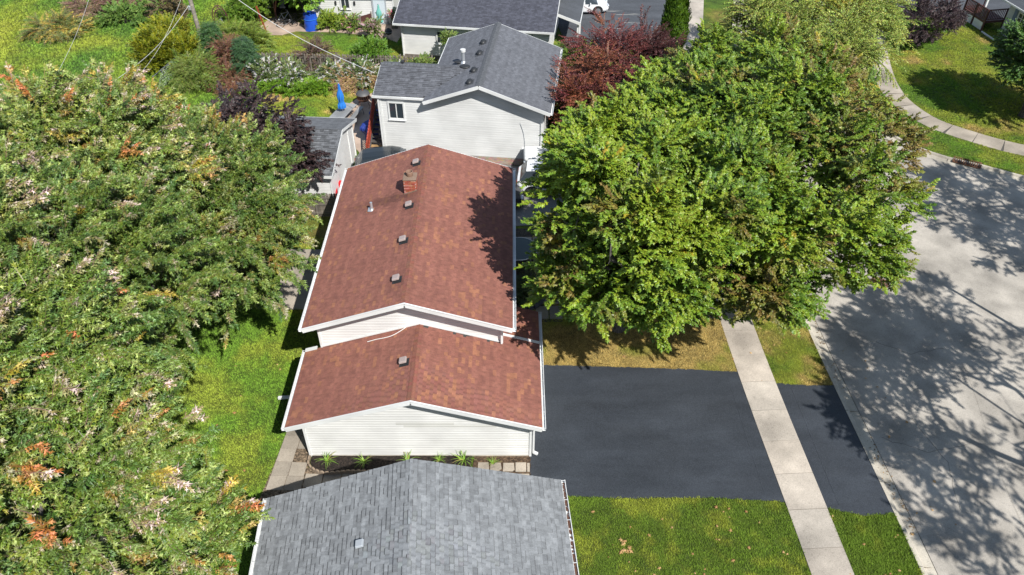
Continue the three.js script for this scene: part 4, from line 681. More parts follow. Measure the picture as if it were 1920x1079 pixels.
// ---------- foliage ----------
const LEAF = {                                         // half outlines [x, z], mirrored; fan from the midrib
  maple: [[0, 0], [0.30, 0.04], [0.17, 0.27], [0.54, 0.46], [0.22, 0.58], [0, 1.0]],
  silver: [[0, 0], [0.20, 0.06], [0.07, 0.30], [0.36, 0.64], [0.09, 0.60], [0, 1.15]],
  oval: [[0, 0], [0.26, 0.32], [0.18, 0.7], [0, 1]],
  blade: [[0, 0], [0.07, 0.4], [0, 1]],
  dart: [[0, 0], [0.20, 0.4], [0, 1]],
};
function leafTris(type, m, curl, out) {
  const h = LEAF[type], c = V(0, 0.05, 0.38), P = (x, z) => V(x, -curl * (Math.abs(x) * 0.9 + z * z * 0.45), z).applyMatrix4(m), cc = c.clone().applyMatrix4(m);
  for (const s of [1, -1]) for (let i = 0; i < h.length - 1; i++) { const a = P(h[i][0] * s, h[i][1]), b = P(h[i + 1][0] * s, h[i + 1][1]); s > 0 ? out.push(cc, b, a) : out.push(cc, a, b); }
}
function spray(type, n, len, leaf, o = {}) {           // a twig along +z with leaves in pairs; leaf colours vary a little
  const rnd = rngOf(o.seed || 1), pos = [], col = [];
  const put = (tris, c) => { for (const v of tris) { pos.push(v.x, v.y, v.z); col.push(...c); } };
  const droop = o.droop ?? 0.25, at = (t) => V(Math.sin(t * 3 + (o.seed || 0)) * 0.05 * len, -droop * len * t * t, t * len);
  for (let i = 0; i < n; i++) {
    const t = Math.pow((i + 0.6) / n, 0.8), p = at(t), side = i % 2 ? 1 : -1, last = i > n - 4;
    const yaw = last ? rr(-0.6, 0.6, rnd) : side * rr(0.6, 1.4, rnd), pitch = rr(o.hang?.[0] ?? 0.1, o.hang?.[1] ?? 0.8, rnd), roll = rr(-0.6, 0.6, rnd), s = leaf * rr(0.65, 1.2, rnd);
    const m = new THREE.Matrix4().makeRotationFromEuler(new THREE.Euler(pitch, yaw, roll, 'YXZ')).scale(V(s, s, s)); m.setPosition(p.x + rr(-0.04, 0.04, rnd) * len, p.y + rr(-0.05, 0.03, rnd) * len, p.z);
    const out = []; leafTris(type, m, rr(0.05, 0.5, rnd), out);
    const k = rr(0.72, 1.25, rnd), pale = rnd() < (o.pale || 0) ? 1 : 0, warm = rr(-0.15, 0.2, rnd);
    put(out, pale ? [o.paleC[0] * k, o.paleC[1] * k, o.paleC[2] * k] : [k * (1 + warm), k, k * (1 - warm * 0.5)]);
  }
  if (o.twig !== 0) { const w = 0.006 + len * 0.006; for (let i = 0; i < 3; i++) { const a = at(i / 3), b = at((i + 1) / 3); for (const [u, v] of [[V(w, 0, 0), V(-w, 0, 0)], [V(0, w, 0), V(0, -w, 0)]]) put([a.clone().add(u), b.clone().add(u), b.clone().add(v), a.clone().add(u), b.clone().add(v), a.clone().add(v)], o.twigC || [0.9, 0.55, 1.4]); } }
  const g = new THREE.BufferGeometry(); g.setAttribute('position', new THREE.BufferAttribute(new Float32Array(pos), 3)); g.setAttribute('color', new THREE.BufferAttribute(new Float32Array(col), 3));
  g.setAttribute('uv', new THREE.BufferAttribute(new Float32Array(pos.length / 3 * 2), 2)); g.computeVertexNormals(); return g;
}
const S3 = (type, n, len, leaf, o) => [1, 2, 3].map((k) => spray(type, n, len, leaf, { ...o, seed: k * 7 + n }));
const SPR = {
  norway: S3('maple', 15, 0.48, 0.145, { droop: 0.1, hang: [-0.5, 0.8], pale: 0.07, paleC: [1.6, 1.35, 2.6] }),
  silver: S3('silver', 16, 0.52, 0.17, { droop: 0.2, hang: [-0.4, 1.1], pale: 0.22, paleC: [2.3, 2.0, 4.4] }),  // pale leaves here and in silverfine: silvery undersides plus painted specular glints
  silverfine: S3('silver', 18, 0.46, 0.135, { droop: 0.2, hang: [-0.4, 1.1], pale: 0.16, paleC: [2.2, 2.0, 4.0] }),
  fine: S3('maple', 16, 0.5, 0.115, { droop: 0.1, hang: [-0.5, 0.8] }),
  purple: S3('maple', 13, 0.5, 0.16, { droop: 0.15, hang: [-0.3, 0.9], twigC: [3, 2.6, 3] }),
  small: S3('oval', 26, 0.6, 0.085, { droop: 0.15, hang: [-0.3, 0.8] }),
  locust: S3('oval', 26, 0.9, 0.10, { droop: 0.35, hang: [0, 0.9], pale: 0.15, paleC: [1.5, 1.4, 2] }),
  plum: S3('oval', 24, 0.8, 0.10, { droop: 0.1, hang: [-0.2, 0.8], pale: 0.1, paleC: [2, 1.5, 1.8], twigC: [1, 1.2, 1] }),
  cedar: S3('dart', 22, 0.45, 0.12, { droop: -0.15, hang: [-0.9, -0.2] }),
  spruce: S3('blade', 30, 0.5, 0.13, { droop: 0.1, hang: [-0.3, 0.6] }),
  shrub: S3('oval', 18, 0.4, 0.10, { droop: 0.2, hang: [-0.4, 0.9] }),
  frond: S3('blade', 26, 0.8, 0.2, { droop: 0.4, hang: [-0.2, 0.5] }),
};
function crown(parent, items, kinds, m, name = 'crown') {  // items: {p, d, s, c}
  const per = kinds.map(() => []); items.forEach((it, i) => per[i % kinds.length].push(it));
  const X = V(), Y = V(), Z = V(), q = new THREE.Matrix4();
  per.forEach((list, k) => {
    if (!list.length) return;
    const im = new THREE.InstancedMesh(kinds[k], m, list.length); im.name = name; im.userData.kind = 'stuff'; im.castShadow = im.receiveShadow = true;
    list.forEach((it, i) => { Z.copy(it.d).normalize(); X.set(0, 1, 0).cross(Z); if (X.lengthSq() < 1e-4) X.set(1, 0, 0); X.normalize(); Y.copy(Z).cross(X); q.makeBasis(X.multiplyScalar(it.s), Y.multiplyScalar(it.s), Z.multiplyScalar(it.s)).setPosition(it.p); im.setMatrixAt(i, q); im.setColorAt(i, it.c); });
    parent.add(im);
  });
}
function skeleton(base, top, r0, lobes, nTips, rnd) {   // limbs reach from the trunk into every lobe and branch towards random tips
  const nodes = [{ p: base.clone(), par: -1 }];
  const n0 = 5; for (let i = 1; i <= n0; i++) { const p = base.clone().lerp(top, i / n0); p.x += rr(-0.06, 0.06, rnd); p.z += rr(-0.06, 0.06, rnd); nodes.push({ p, par: nodes.length - 1 }); }
  const grow = (from, to, n, sag) => { let par = from; const a = nodes[from].p.clone(); for (let i = 1; i <= n; i++) { const f = i / n, p = a.clone().lerp(to, f); p.y += Math.sin(f * Math.PI) * sag; p.x += rr(-1, 1, rnd) * 0.12; p.z += rr(-1, 1, rnd) * 0.12; p.y += rr(-1, 1, rnd) * 0.08; nodes.push({ p, par }); par = nodes.length - 1; } };
  for (const l of lobes) grow(n0 - Math.floor(rnd() * 2), V(l[0], l[1] - l[4] * 0.1, l[2]), 6, -0.1);
  const tips = []; for (let i = 0; i < nTips; i++) { const l = lobes[i % lobes.length], d = V(rr(-1, 1, rnd), rr(-0.6, 1, rnd), rr(-1, 1, rnd)).normalize(), r = rr(0.55, 0.97, rnd); tips.push(V(l[0] + d.x * l[3] * r, l[1] + d.y * l[4] * r, l[2] + d.z * l[5] * r)); }
  tips.sort((a, b) => a.distanceTo(top) - b.distanceTo(top));
  for (const t of tips) { let best = 0, bd = 1e9; for (let i = n0 - 1; i < nodes.length; i++) { const q = nodes[i].p, d = q.distanceTo(t) + Math.max(0, q.y - t.y) * 0.8 + 0.12 * q.distanceTo(top); if (d < bd) { bd = d; best = i; } } grow(best, t, Math.max(2, Math.round(nodes[best].p.distanceTo(t) / 0.7)), 0.12); }
  const cnt = new Float32Array(nodes.length); for (let i = nodes.length - 1; i >= 0; i--) { cnt[i] += 0.35; if (nodes[i].par >= 0) cnt[nodes[i].par] += cnt[i]; }
  nodes.forEach((n, i) => { n.r = Math.max(0.012, r0 * Math.pow(cnt[i] / cnt[0], 0.47)); }); nodes[0].r = r0 * 1.35;
  const trunk = [], limbs = []; nodes.forEach((n, i) => { if (n.par < 0) return; const q = nodes[n.par]; (i <= n0 ? trunk : limbs).push(rod(q.p, n.p, Math.min(q.r, n.r * 1.35), n.r, n.r > 0.08 ? 8 : 5)); });
  return { nodes, trunk, limbs };
}
function clumps(lobes, n, r0, r1, rnd, low = -0.35) {   // foliage clumps over the outside of the lobes
  const out = [];
  for (let tries = 0; out.length < n && tries < n * 30; tries++) {
    const l = lobes[Math.floor(rnd() * lobes.length)], d = V(rr(-1, 1, rnd), rr(low, 1, rnd), rr(-1, 1, rnd)).normalize(), r = rr(r0, r1, rnd), k = 1 - r * 0.55 / Math.max(l[3], l[5]) + rr(-0.12, 0.10, rnd);
    const p = V(l[0] + d.x * l[3] * k, l[1] + d.y * l[4] * k, l[2] + d.z * l[5] * k);
    if (lobes.some((q) => q !== l && ((p.x - q[0]) / q[3]) ** 2 + ((p.y - q[1]) / q[4]) ** 2 + ((p.z - q[2]) / q[5]) ** 2 < 0.45)) continue;
    if (out.some((q) => q.p.distanceTo(p) < Math.min(q.r, r) * 0.62)) continue;
    out.push({ p, r, d, tone: rnd(), l });
  }
  return out;
}
function tree(o) {
  const rnd = rngOf(o.seed), t = thing(o.name || 'tree', o.label, o.category || 'tree', [o.base[0], 0, o.base[1]], 0, o.group);
  const L = o.lobes.map((l) => [l[0] - o.base[0], l[1], l[2] - o.base[1], l[3], l[4], l[5]]);
  const top = V(...(o.fork || [0, o.trunkH, 0]));
  const sk = skeleton(V(0, -0.1, 0), top, o.trunkR, L, o.tips || 120, rnd);
  const tr = part('trunk', sk.trunk, o.bark || M.bark, t); part('limb', sk.limbs, o.bark || M.bark, tr);
  const cl = clumps(L, o.clumps, o.cr[0], o.cr[1], rnd, o.low), items = [], per = o.sprays / cl.length;
  const gap = o.gap ?? 0.30, g1 = o.gapF || 0.9, g2 = g1 * 2.5, tmp = V();
  const add = (p, d, out) => {
    if (o.clip && o.clip(p.x + o.base[0], p.y, p.z + o.base[1])) return;
    if (vnoise(p.x * g1 + 50, p.y * g1 + 50, p.z * g1 + 50, o.seed) * 0.6 + 0.4 * vnoise(p.x * g2 + 80, p.y * g2 + 50, p.z * g2 + 20, o.seed + 3) < gap + 0.06 && rnd() < 0.88) return;
    items.push({ p, d, s: rr(0.75, 1.25, rnd), c: o.color(p.x + o.base[0], p.y, p.z + o.base[1], rnd, out) });
  };
  for (const c of cl) {                                // shoots that reach out of the clump
    c.ax = V(c.p.x - c.l[0], (c.p.y - c.l[1]) * 0.5 + (o.lift ?? 0.1), c.p.z - c.l[2]).normalize(); c.ax.x += rr(-0.4, 0.4, rnd); c.ax.z += rr(-0.4, 0.4, rnd); c.ax.normalize();
    for (let i = 0; i < (o.shoots ?? 3); i++) {
      const dir = V(c.ax.x + rr(-0.7, 0.7, rnd), c.ax.y * 0.6 + rr(-0.3, 0.55, rnd), c.ax.z + rr(-0.7, 0.7, rnd)).normalize(), L = (o.reach ?? 0.9) * rr(0.5, 1.35, rnd), q = c.p.clone().addScaledVector(dir, c.r * 0.75), turned = rnd() < (o.turned || 0), tone0 = rnd();
      for (let s = 0; s < L; s += 0.2) { const tone = turned ? 1 + s / L : tone0; const p = q.clone().addScaledVector(dir, s); p.y -= s * s * (o.sag ?? 0.1) * 0.5; for (let j = 0; j < 2; j++) add(p.clone().add(V(rr(-0.12, 0.12, rnd), rr(-0.08, 0.08, rnd), rr(-0.12, 0.12, rnd))), V(dir.x + rr(-0.5, 0.5, rnd), dir.y - (o.sag ?? 0.1) * (0.5 + s) + rr(-0.3, 0.3, rnd), dir.z + rr(-0.5, 0.5, rnd)), tone); }
    }
  }
  for (const c of cl) for (let i = 0; i < per; i++) {
    const d = V(rr(-1, 1, rnd), rr(-0.45, 1, rnd), rr(-1, 1, rnd)).normalize(), k = c.r * rr(0.55, 1.0, rnd);
    const off = V(d.x * k, d.y * k, d.z * k).multiplyScalar(0.8), al = off.dot(c.ax); off.addScaledVector(c.ax, al * 0.75); off.y *= o.flat ?? 0.7;
    const p = c.p.clone().add(off);
    tmp.copy(p).sub(V(c.l[0], c.l[1] - c.l[4] * 0.4, c.l[2])).normalize();
    const dir = d.clone().multiplyScalar(0.7).add(tmp.multiplyScalar(o.radial ?? 0.8)); dir.y = dir.y * 0.55 - (o.sag ?? 0.15); const wob = o.wob ?? 0.5; dir.x += rr(-wob, wob, rnd); dir.y += rr(-wob, wob, rnd) * 0.6; dir.z += rr(-wob, wob, rnd);
    add(p, dir, c.tone);
  }
  for (let i = 0; i < o.sprays * (o.inner ?? 0.2); i++) { const n = sk.nodes[6 + Math.floor(rnd() * (sk.nodes.length - 6))]; if (n.r > 0.06) continue; add(n.p.clone().add(V(rr(-0.3, 0.3, rnd), rr(-0.2, 0.3, rnd), rr(-0.3, 0.3, rnd))), V(rr(-1, 1, rnd), rr(-0.5, 0.4, rnd), rr(-1, 1, rnd)), 0.5); }
  crown(t, items, o.kinds, o.mat || M.leaf);
  return t;
}
const mixC = (a, b, t) => a.map((v, i) => lerp(v, b[i], t));
// Norway maples on the right: mid green, some clumps bronze
const nGreen = [0.112, 0.205, 0.014], nLight = [0.220, 0.315, 0.020], nDark = [0.064, 0.135, 0.016], nBronze = [0.200, 0.115, 0.036], nGold = [0.32, 0.28, 0.02];
const norwayC = (bx, bz, amt) => (x, y, z, rnd, tone) => {
  let c = mixC(nGreen, rnd() < 0.5 ? nLight : nDark, rnd() * 0.8); c = mixC(c, nLight, clamp(tone - 0.35) * 0.7);
  const b = sstep(0.57, 0.72, fbm(x * 0.55 + bx, z * 0.55, 3, 611, 0, y * 0.4) + amt * sstep(10, 15.5, x) * sstep(-23, -29, z));
  c = mixC(c, nBronze, b * (0.35 + rnd() * 0.5)); if (fbm(x * 0.4 + 9, z * 0.4, 3, 617, 0, y * 0.3) > 0.635) c = mixC(c, nLight, 0.8); if (rnd() < 0.012) c = nGold;
  return C(...c);
};
const norway = { kinds: SPR.norway, bark: M.bark, flat: 1.0, shoots: 5, reach: 0.7, lift: 0.7, cr: [0.7, 1.45], gap: 0.335, radial: 0.35, sag: 0.02, wob: 0.9 };
tree({ ...norway, name: 'maple_tree', seed: 101, label: 'broad green maple on the dry lawn right beside the brown roof', group: 'maples by the street', base: [5.0, -27.0], trunkH: 2.6, trunkR: 0.30, tips: 190, clip: (x, y, z) => z < -29.2 && x < 1.75, clumps: 90, sprays: 16500, low: -0.5, lobes: [[4.8, 8.4, -23.8, 3.4, 3.1, 3.4], [5.0, 7.2, -28.2, 2.8, 3.0, 3.1], [7.9, 7.0, -24.6, 3.2, 3.1, 3.4], [4.6, 5.6, -24.6, 2.9, 2.2, 2.4]], color: norwayC(0, 0, 0) });
tree({ ...norway, name: 'maple_tree', seed: 102, label: 'tall spreading maple with bronze outer leaves reaching over the street', group: 'maples by the street', base: [12.7, -29.2], trunkH: 3.0, trunkR: 0.28, tips: 190, clumps: 84, sprays: 11500, gap: 0.39, low: -0.35, lobes: [[11.6, 7.0, -26.4, 3.5, 3.2, 4.0], [13.0, 7.2, -30.2, 3.5, 3.4, 3.8], [9.3, 6.9, -29.6, 3.3, 3.5, 3.8]], color: norwayC(5, 3, 0.26) });
tree({ ...norway, name: 'maple_tree', seed: 103, label: 'dense maple between the burgundy tree and the street bend', group: 'maples by the street', base: [8.6, -36.5], trunkH: 2.8, trunkR: 0.26, tips: 160, clumps: 76, sprays: 11000, low: -0.3, lobes: [[8.4, 5.6, -33.8, 3.9, 3.4, 3.2], [12.6, 6.4, -35.6, 3.8, 3.3, 3.4], [10.2, 5.6, -38.6, 2.8, 2.8, 2.6]], color: norwayC(11, 7, 0.03) });
// off to the right of the frame: the trees whose shade falls across the street
tree({ ...norway, name: 'shade_tree', seed: 104, label: 'street tree across the road casting dappled shade on the concrete', base: [28.2, -13.0], trunkH: 4, trunkR: 0.2, tips: 150, clumps: 80, sprays: 6200, gap: 0.48, gapF: 1.7, kinds: SPR.fine, low: -0.2, fork: [-1, 4.5, 0], lobes: [[24.8, 10.5, -13.4, 4.6, 3.4, 5.6], [24.6, 10.2, -8.2, 4.0, 3.2, 4.2], [20.9, 8.6, -15.6, 2.0, 1.4, 3.2], [23.2, 9.2, -18.4, 2.2, 1.5, 2.6], [26, 11, -18.5, 3, 2.4, 3]], color: norwayC(2, 2, 0) });
tree({ ...norway, name: 'shade_tree', seed: 105, label: 'street tree beyond the bend casting shade on the upper road', base: [33.5, -28.2], trunkH: 4, trunkR: 0.22, tips: 140, clumps: 64, sprays: 5200, gap: 0.48, gapF: 1.7, kinds: SPR.fine, low: -0.2, lobes: [[32.4, 9.4, -28.6, 3.8, 3.2, 4.2], [36, 9.6, -26.0, 4, 3.4, 4]], color: norwayC(2, 9, 0) });
// silver maples on the left: layered sprays, pale and orange tips
const sGreen = [0.122, 0.198, 0.020], sLight = [0.235, 0.305, 0.045], sDeep = [0.045, 0.108, 0.016], sOrange = [0.42, 0.17, 0.035], sYellow = [0.36, 0.29, 0.030], sPale = [0.36, 0.31, 0.13];
const silverC = (off, amt) => (x, y, z, rnd, tone) => {
  let c = mixC(amt > 0.02 && rnd() < 0.5 ? sLight : sGreen, rnd() < 0.45 ? sLight : sDeep, rnd() * 0.85); c = mixC(c, sDeep, clamp(0.4 - (tone % 1)));
  const turn = fbm(x * 0.5 + off, z * 0.5, 3, 641, 0, y * 0.35) + amt * sstep(-24, -33, z) + 0.05 * (tone - 0.5);
  if (tone >= 1) { const q = hash(Math.round(x * 0.9), Math.round(y), Math.round(z * 0.9), 9), to = q < 0.5 ? sPale : q < 0.78 ? sOrange : sYellow; c = mixC(c, rnd() < 0.25 ? sPale : to, clamp((tone - 0.85) * 0.9 + rr(-0.2, 0.2, rnd))); }
  else if (turn > 0.60) { const k = sstep(0.60, 0.72, turn) * 0.8, q = rnd(); c = mixC(c, q < 0.22 ? sYellow : q < 0.60 ? sPale : q < 0.78 ? sOrange : sLight, clamp(k * (0.35 + rnd() * 0.7))); }
  else if (rnd() < 0.10) c = mixC(c, sPale, 0.55);
  return C(...c);
};
const deepC = (off) => { const f = silverC(off, -0.04); return (x, y, z, rnd, tone) => { const c = f(x, y, z, rnd, tone); return c.multiplyScalar(rr(0.72, 0.98, rnd)); }; };
const silver = { kinds: SPR.silver, flat: 0.62, cr: [0.6, 1.25], gap: 0.355, radial: 0.6, sag: 0.1, wob: 0.85, shoots: 9, reach: 1.25, lift: 0.25, turned: 0.15, bark: M.bark, name: 'silver_maple', group: 'silver maples on the left' };
tree({ ...silver, seed: 201, label: 'silver maple nearest the camera, branches over the light grey shingle roof', base: [-12.4, -13.6], trunkH: 2.8, trunkR: 0.36, tips: 200, clumps: 105, sprays: 14500, low: -0.25, lobes: [[-13.1, 6.8, -13.0, 2.7, 3.0, 2.7], [-15.2, 8.2, -16.2, 2.9, 3.1, 2.9], [-10.2, 4.2, -12.9, 1.2, 0.9, 0.9], [-16.2, 8.2, -12.2, 3.2, 3.6, 3.4]], color: silverC(3, -0.025) });
tree({ ...silver, seed: 202, label: 'silver maple leaning over the small lawn beside the brown-roofed garage', base: [-15.6, -25.0], trunkH: 3.0, trunkR: 0.36, tips: 200, clumps: 105, sprays: 14500, low: -0.35, lobes: [[-14.9, 6.9, -22.2, 2.7, 3.3, 3.1], [-12.2, 4.4, -27.0, 1.9, 2.7, 2.6], [-16.8, 8.4, -20.6, 3.0, 3.2, 3.2], [-13.2, 5.2, -29.8, 2.5, 3.0, 2.4]], turned: 0.05, kinds: SPR.silverfine, color: deepC(8) });
tree({ ...silver, seed: 203, label: 'silver maple with yellowing crown behind, toward the open field', base: [-17.6, -30.0], trunkH: 3.2, trunkR: 0.36, tips: 190, clumps: 105, sprays: 14500, low: -0.3, lobes: [[-17.4, 7.0, -27.2, 3.7, 3.5, 3.7], [-15.3, 4.9, -30.8, 2.5, 2.9, 2.5], [-20.2, 7.0, -28.4, 3.4, 3.3, 3.4], [-18.2, 5.8, -31.8, 2.4, 4.0, 2.2]], turned: 0.24, color: silverC(14, 0.05) });
tree({ ...silver, seed: 204, label: 'silver maple with orange tips at the left picture edge', base: [-20.8, -22.6], trunkH: 3.2, trunkR: 0.34, tips: 150, clumps: 70, sprays: 7600, low: -0.2, lobes: [[-19.6, 8.4, -21.6, 3.6, 3.6, 3.8], [-22.6, 6.6, -28.0, 2.4, 3.2, 2.6], [-18.6, 8.2, -16.4, 3.2, 3.4, 3.0]], turned: 0.28, color: silverC(19, 0.05) });
// Crimson maple, burgundy plum, locust, arborvitae, right-edge tree
tree({ name: 'purple_maple', seed: 301, label: 'dark purple-black maple beside the small detached garage', base: [-14.2, -39.0], trunkH: 1.6, trunkR: 0.2, tips: 110, clumps: 46, sprays: 2300, reach: 0.6, shoots: 3, kinds: SPR.purple, bark: M.bark, cr: [0.7, 1.3], low: -0.6, gap: 0.3, lobes: [[-13.9, 3.6, -38.6, 1.7, 2.1, 1.5], [-16.6, 2.9, -41.2, 1.5, 1.4, 1.2], [-12.0, 3.1, -37.1, 1.15, 1.6, 1.0], [-14.8, 3.0, -37.0, 1.6, 1.8, 1.4]], mat: M.leaf, color: (x, y, z, rnd) => C(...mixC([0.020, 0.013, 0.014], [0.052, 0.032, 0.030], rnd())) });
tree({ name: 'purple_maple', seed: 302, label: 'purple leafed treetop poking above the silver maples near the field', base: [-18.6, -36.2], trunkH: 2.4, trunkR: 0.14, tips: 40, clumps: 14, sprays: 300, shoots: 2, reach: 0.4, kinds: SPR.purple, cr: [0.5, 0.9], low: -0.3, lobes: [[-19.5, 6.0, -35.6, 0.5, 1.6, 0.5], [-18.2, 5.6, -36.0, 0.5, 1.4, 0.5]], color: (x, y, z, rnd) => C(...mixC([0.018, 0.012, 0.014], [0.045, 0.03, 0.03], rnd())) });
tree({ name: 'plum_tree', seed: 303, label: 'burgundy leafed plum tree beside the grey house near the asphalt', base: [6.4, -46.4], trunkH: 1.4, trunkR: 0.16, tips: 150, clumps: 50, sprays: 2900, kinds: SPR.plum, bark: M.barkdark, cr: [0.6, 1.2], low: -0.5, gap: 0.36, lobes: [[6.0, 3.2, -46.2, 2.4, 2.5, 2.2], [4.7, 2.8, -43.2, 1.6, 2.0, 1.7], [8.0, 3.2, -47.8, 1.9, 2.2, 1.8], [6.3, 3.6, -49.4, 1.7, 2.0, 1.4]], color: (x, y, z, rnd) => { const q = rnd(); let c = mixC([0.070, 0.020, 0.022], [0.175, 0.048, 0.042], q); if (fbm(x * 0.8, z * 0.8, 2, 71, 0, y * 0.6) > 0.62) c = mixC(c, [0.24, 0.09, 0.035], 0.6); if (x > 8) c = mixC(c, [0.03, 0.015, 0.014], 0.6); return C(...c); } });
tree({ name: 'locust_tree', seed: 304, label: 'airy yellow-green locust tree with forked trunk over the street', base: [18.6, -50.6], trunkH: 2.2, trunkR: 0.30, tips: 190, clumps: 110, sprays: 8600, kinds: SPR.locust, bark: M.barkdark, cr: [0.6, 1.2], low: -0.5, gap: 0.46, shoots: 6, reach: 1.1, lobes: [[15.0, 6.3, -45.2, 2.2, 2.2, 2.4], [18.0, 6.6, -46.2, 3.0, 2.6, 2.8], [20.4, 5.8, -47.4, 2.2, 2.3, 2.3], [18.0, 5.8, -41.8, 2.6, 2.2, 2.2], [14.6, 5.8, -41.2, 2.4, 2.2, 2.2], [21.2, 6.0, -51.6, 2.4, 2.4, 2.4], [17.6, 6.6, -51.6, 2.6, 2.2, 2.6]], fork: [1.2, 3.0, 0.6], color: (x, y, z, rnd) => { let c = mixC([0.15, 0.25, 0.03], [0.36, 0.45, 0.07], rnd()); const yel = sstep(0.5, 0.66, fbm(x * 0.3, z * 0.3, 3, 91, 0, y * 0.3) + 0.05 * sstep(22, 27, x)); c = mixC(c, [0.58, 0.48, 0.035], yel * rnd() * 0.65); return C(...c); } });
tree({ name: 'green_tree', seed: 305, label: 'rounded dark green tree at the right edge casting shade on the lawn', base: [33.8, -47.2], trunkH: 1.8, trunkR: 0.2, tips: 110, clumps: 44, sprays: 3600, kinds: SPR.norway, cr: [0.7, 1.3], low: -0.4, gap: 0.2, flat: 1, sag: 0, shoots: 2, reach: 0.4, lobes: [[33.7, 3.4, -47.0, 2.4, 2.6, 2.4], [34.6, 4.4, -46.8, 2.2, 2.4, 2.2]], color: (x, y, z, rnd) => C(...mixC([0.045, 0.115, 0.018], [0.105, 0.20, 0.030], rnd())) });
function columnar(name, label, x, z, h, r, c0, c1, seed, category = 'shrub', kinds = SPR.cedar, cone = 0) {
  const rnd = rngOf(seed), t = thing(name, label, category, [x, 0, z]); part('trunk', cyl(0.07, 0.02, h * 0.9), M.barkdark, t);
  const items = []; const n = Math.round(h * r * (cone ? 330 : 700));
  for (let i = 0; i < n; i++) { const f = Math.pow(rnd(), 0.8), a = rnd() * 6.283, bump = 0.85 + 0.3 * vnoise(Math.cos(a) * 3 + 9, f * 7, Math.sin(a) * 3 + 9, seed), tier = cone ? 0.72 + 0.5 * ((f * 9 + a * 0.3) % 1) : 1, w = (cone ? r * Math.pow(1 - f, 0.85) + 0.05 : r * Math.pow(Math.sin(Math.PI * clamp(0.12 + f * 0.88)), 0.55) * (1 - f * 0.25)) * bump * tier * rr(0.6, 1.05, rnd); items.push({ p: V(Math.cos(a) * w, 0.1 + f * h, Math.sin(a) * w), d: V(Math.cos(a) + rr(-0.4, 0.4, rnd), cone ? rr(-0.5, 0.4, rnd) : 1.4, Math.sin(a) + rr(-0.4, 0.4, rnd)), s: rr(0.7, 1.2, rnd), c: C(...mixC(c0, c1, rnd())) }); }
  crown(t, items, kinds, M.leaf); return t;
}
columnar('arborvitae', 'tall narrow bright green arborvitae beside the far asphalt driveway', 11.95, -56.6, 4.6, 0.95, [0.075, 0.17, 0.012], [0.13, 0.25, 0.014], 401, 'evergreen');
function bush(name, label, category, x, z, lobes, kinds, color, sprays, seed, o = {}) {
  return tree({ shoots: o.shoots ?? 3, reach: o.reach ?? 0.4, name, label, category, base: [x, z], trunkH: 0.25, trunkR: o.r || 0.05, tips: o.tips || 30, clumps: o.clumps || 14, sprays, kinds, cr: o.cr || [0.3, 0.6], low: -0.3, gap: o.gap ?? 0.3, lobes: lobes.map(([a, y, b, rx, ry, rz]) => [x + a, y, z + b, rx, ry, rz]), color, seed, bark: M.barkdark, flat: 0.85, sag: 0.0, inner: o.inner ?? 0.15, group: o.group });
}
const two = (a, b) => (x, y, z, rnd) => C(...mixC(a, b, rnd()));
bush('smoke_bush', 'dark purple rounded bush on the lawn across the street', 'bush', 31.4, -58.4, [[0, 1.5, 0, 2.0, 1.6, 1.7], [1.2, 1.6, -1.2, 1.5, 1.5, 1.4]], SPR.shrub, two([0.040, 0.026, 0.026], [0.085, 0.056, 0.05]), 1500, 411, { clumps: 30, cr: [0.45, 0.8] });
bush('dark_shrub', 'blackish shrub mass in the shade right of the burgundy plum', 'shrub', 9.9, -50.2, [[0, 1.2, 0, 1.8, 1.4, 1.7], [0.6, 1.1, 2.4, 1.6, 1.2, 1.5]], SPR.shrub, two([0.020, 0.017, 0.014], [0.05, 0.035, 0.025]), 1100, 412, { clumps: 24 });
bush('garden_shrub', 'bright green flowering shrub at the street corner of the dark-roofed house', 'shrub', 4.6, -54.0, [[0, 0.9, 0, 1.0, 0.9, 1.3], [0.2, 0.7, 1.8, 0.8, 0.8, 1.0]], SPR.shrub, (x, y, z, rnd) => rnd() < 0.06 ? C(0.55, 0.2, 0.25) : rnd() < 0.05 ? C(0.6, 0.25, 0.03) : C(...mixC([0.10, 0.2, 0.02], [0.22, 0.32, 0.03], rnd())), 900, 413);
bush('garden_shrub', 'mixed low greenery along the right wall of the grey house', 'shrub', 3.2, -45.6, [[0, 0.6, 0, 0.7, 0.7, 1.4], [0.1, 0.5, -2.6, 0.7, 0.6, 1.3], [0.0, 0.6, 2.8, 0.7, 0.7, 1.5]], SPR.shrub, two([0.06, 0.12, 0.02], [0.2, 0.22, 0.04]), 900, 414, { clumps: 22 });
// along the weathered back fence and in the far corner
const flowers = (base) => (x, y, z, rnd) => rnd() < 0.24 ? C(0.62, 0.63, 0.52) : C(...mixC(base, [0.20, 0.25, 0.07], rnd()));
[[-17.2, 'leftmost white-flowered hydrangea along the weathered back fence', 0.8], [-15.7, 'white-flowered hydrangea second from the left along the back fence', 0.7], [-13.0, 'sparse white-flowered hydrangea third along the back fence', 0.6], [-10.7, 'white-flowered hydrangea by the back fence nearest the grey house', 0.8], [-8.6, 'small white-flowered hydrangea at the corner of the wing roof', 0.65]].forEach(([x, label, s], i) => bush('hydrangea', label, 'shrub', x, -52.4 + (i % 2) * 0.3, [[0, 0.75 * s, 0, 0.95 * s, 0.8 * s, 0.7 * s], [0.5, 0.5, 0.5, 0.6 * s, 0.5, 0.5]], SPR.shrub, flowers([0.07, 0.13, 0.03]), Math.round(520 * s), 420 + i, { group: 'hydrangeas along the back fence' }));
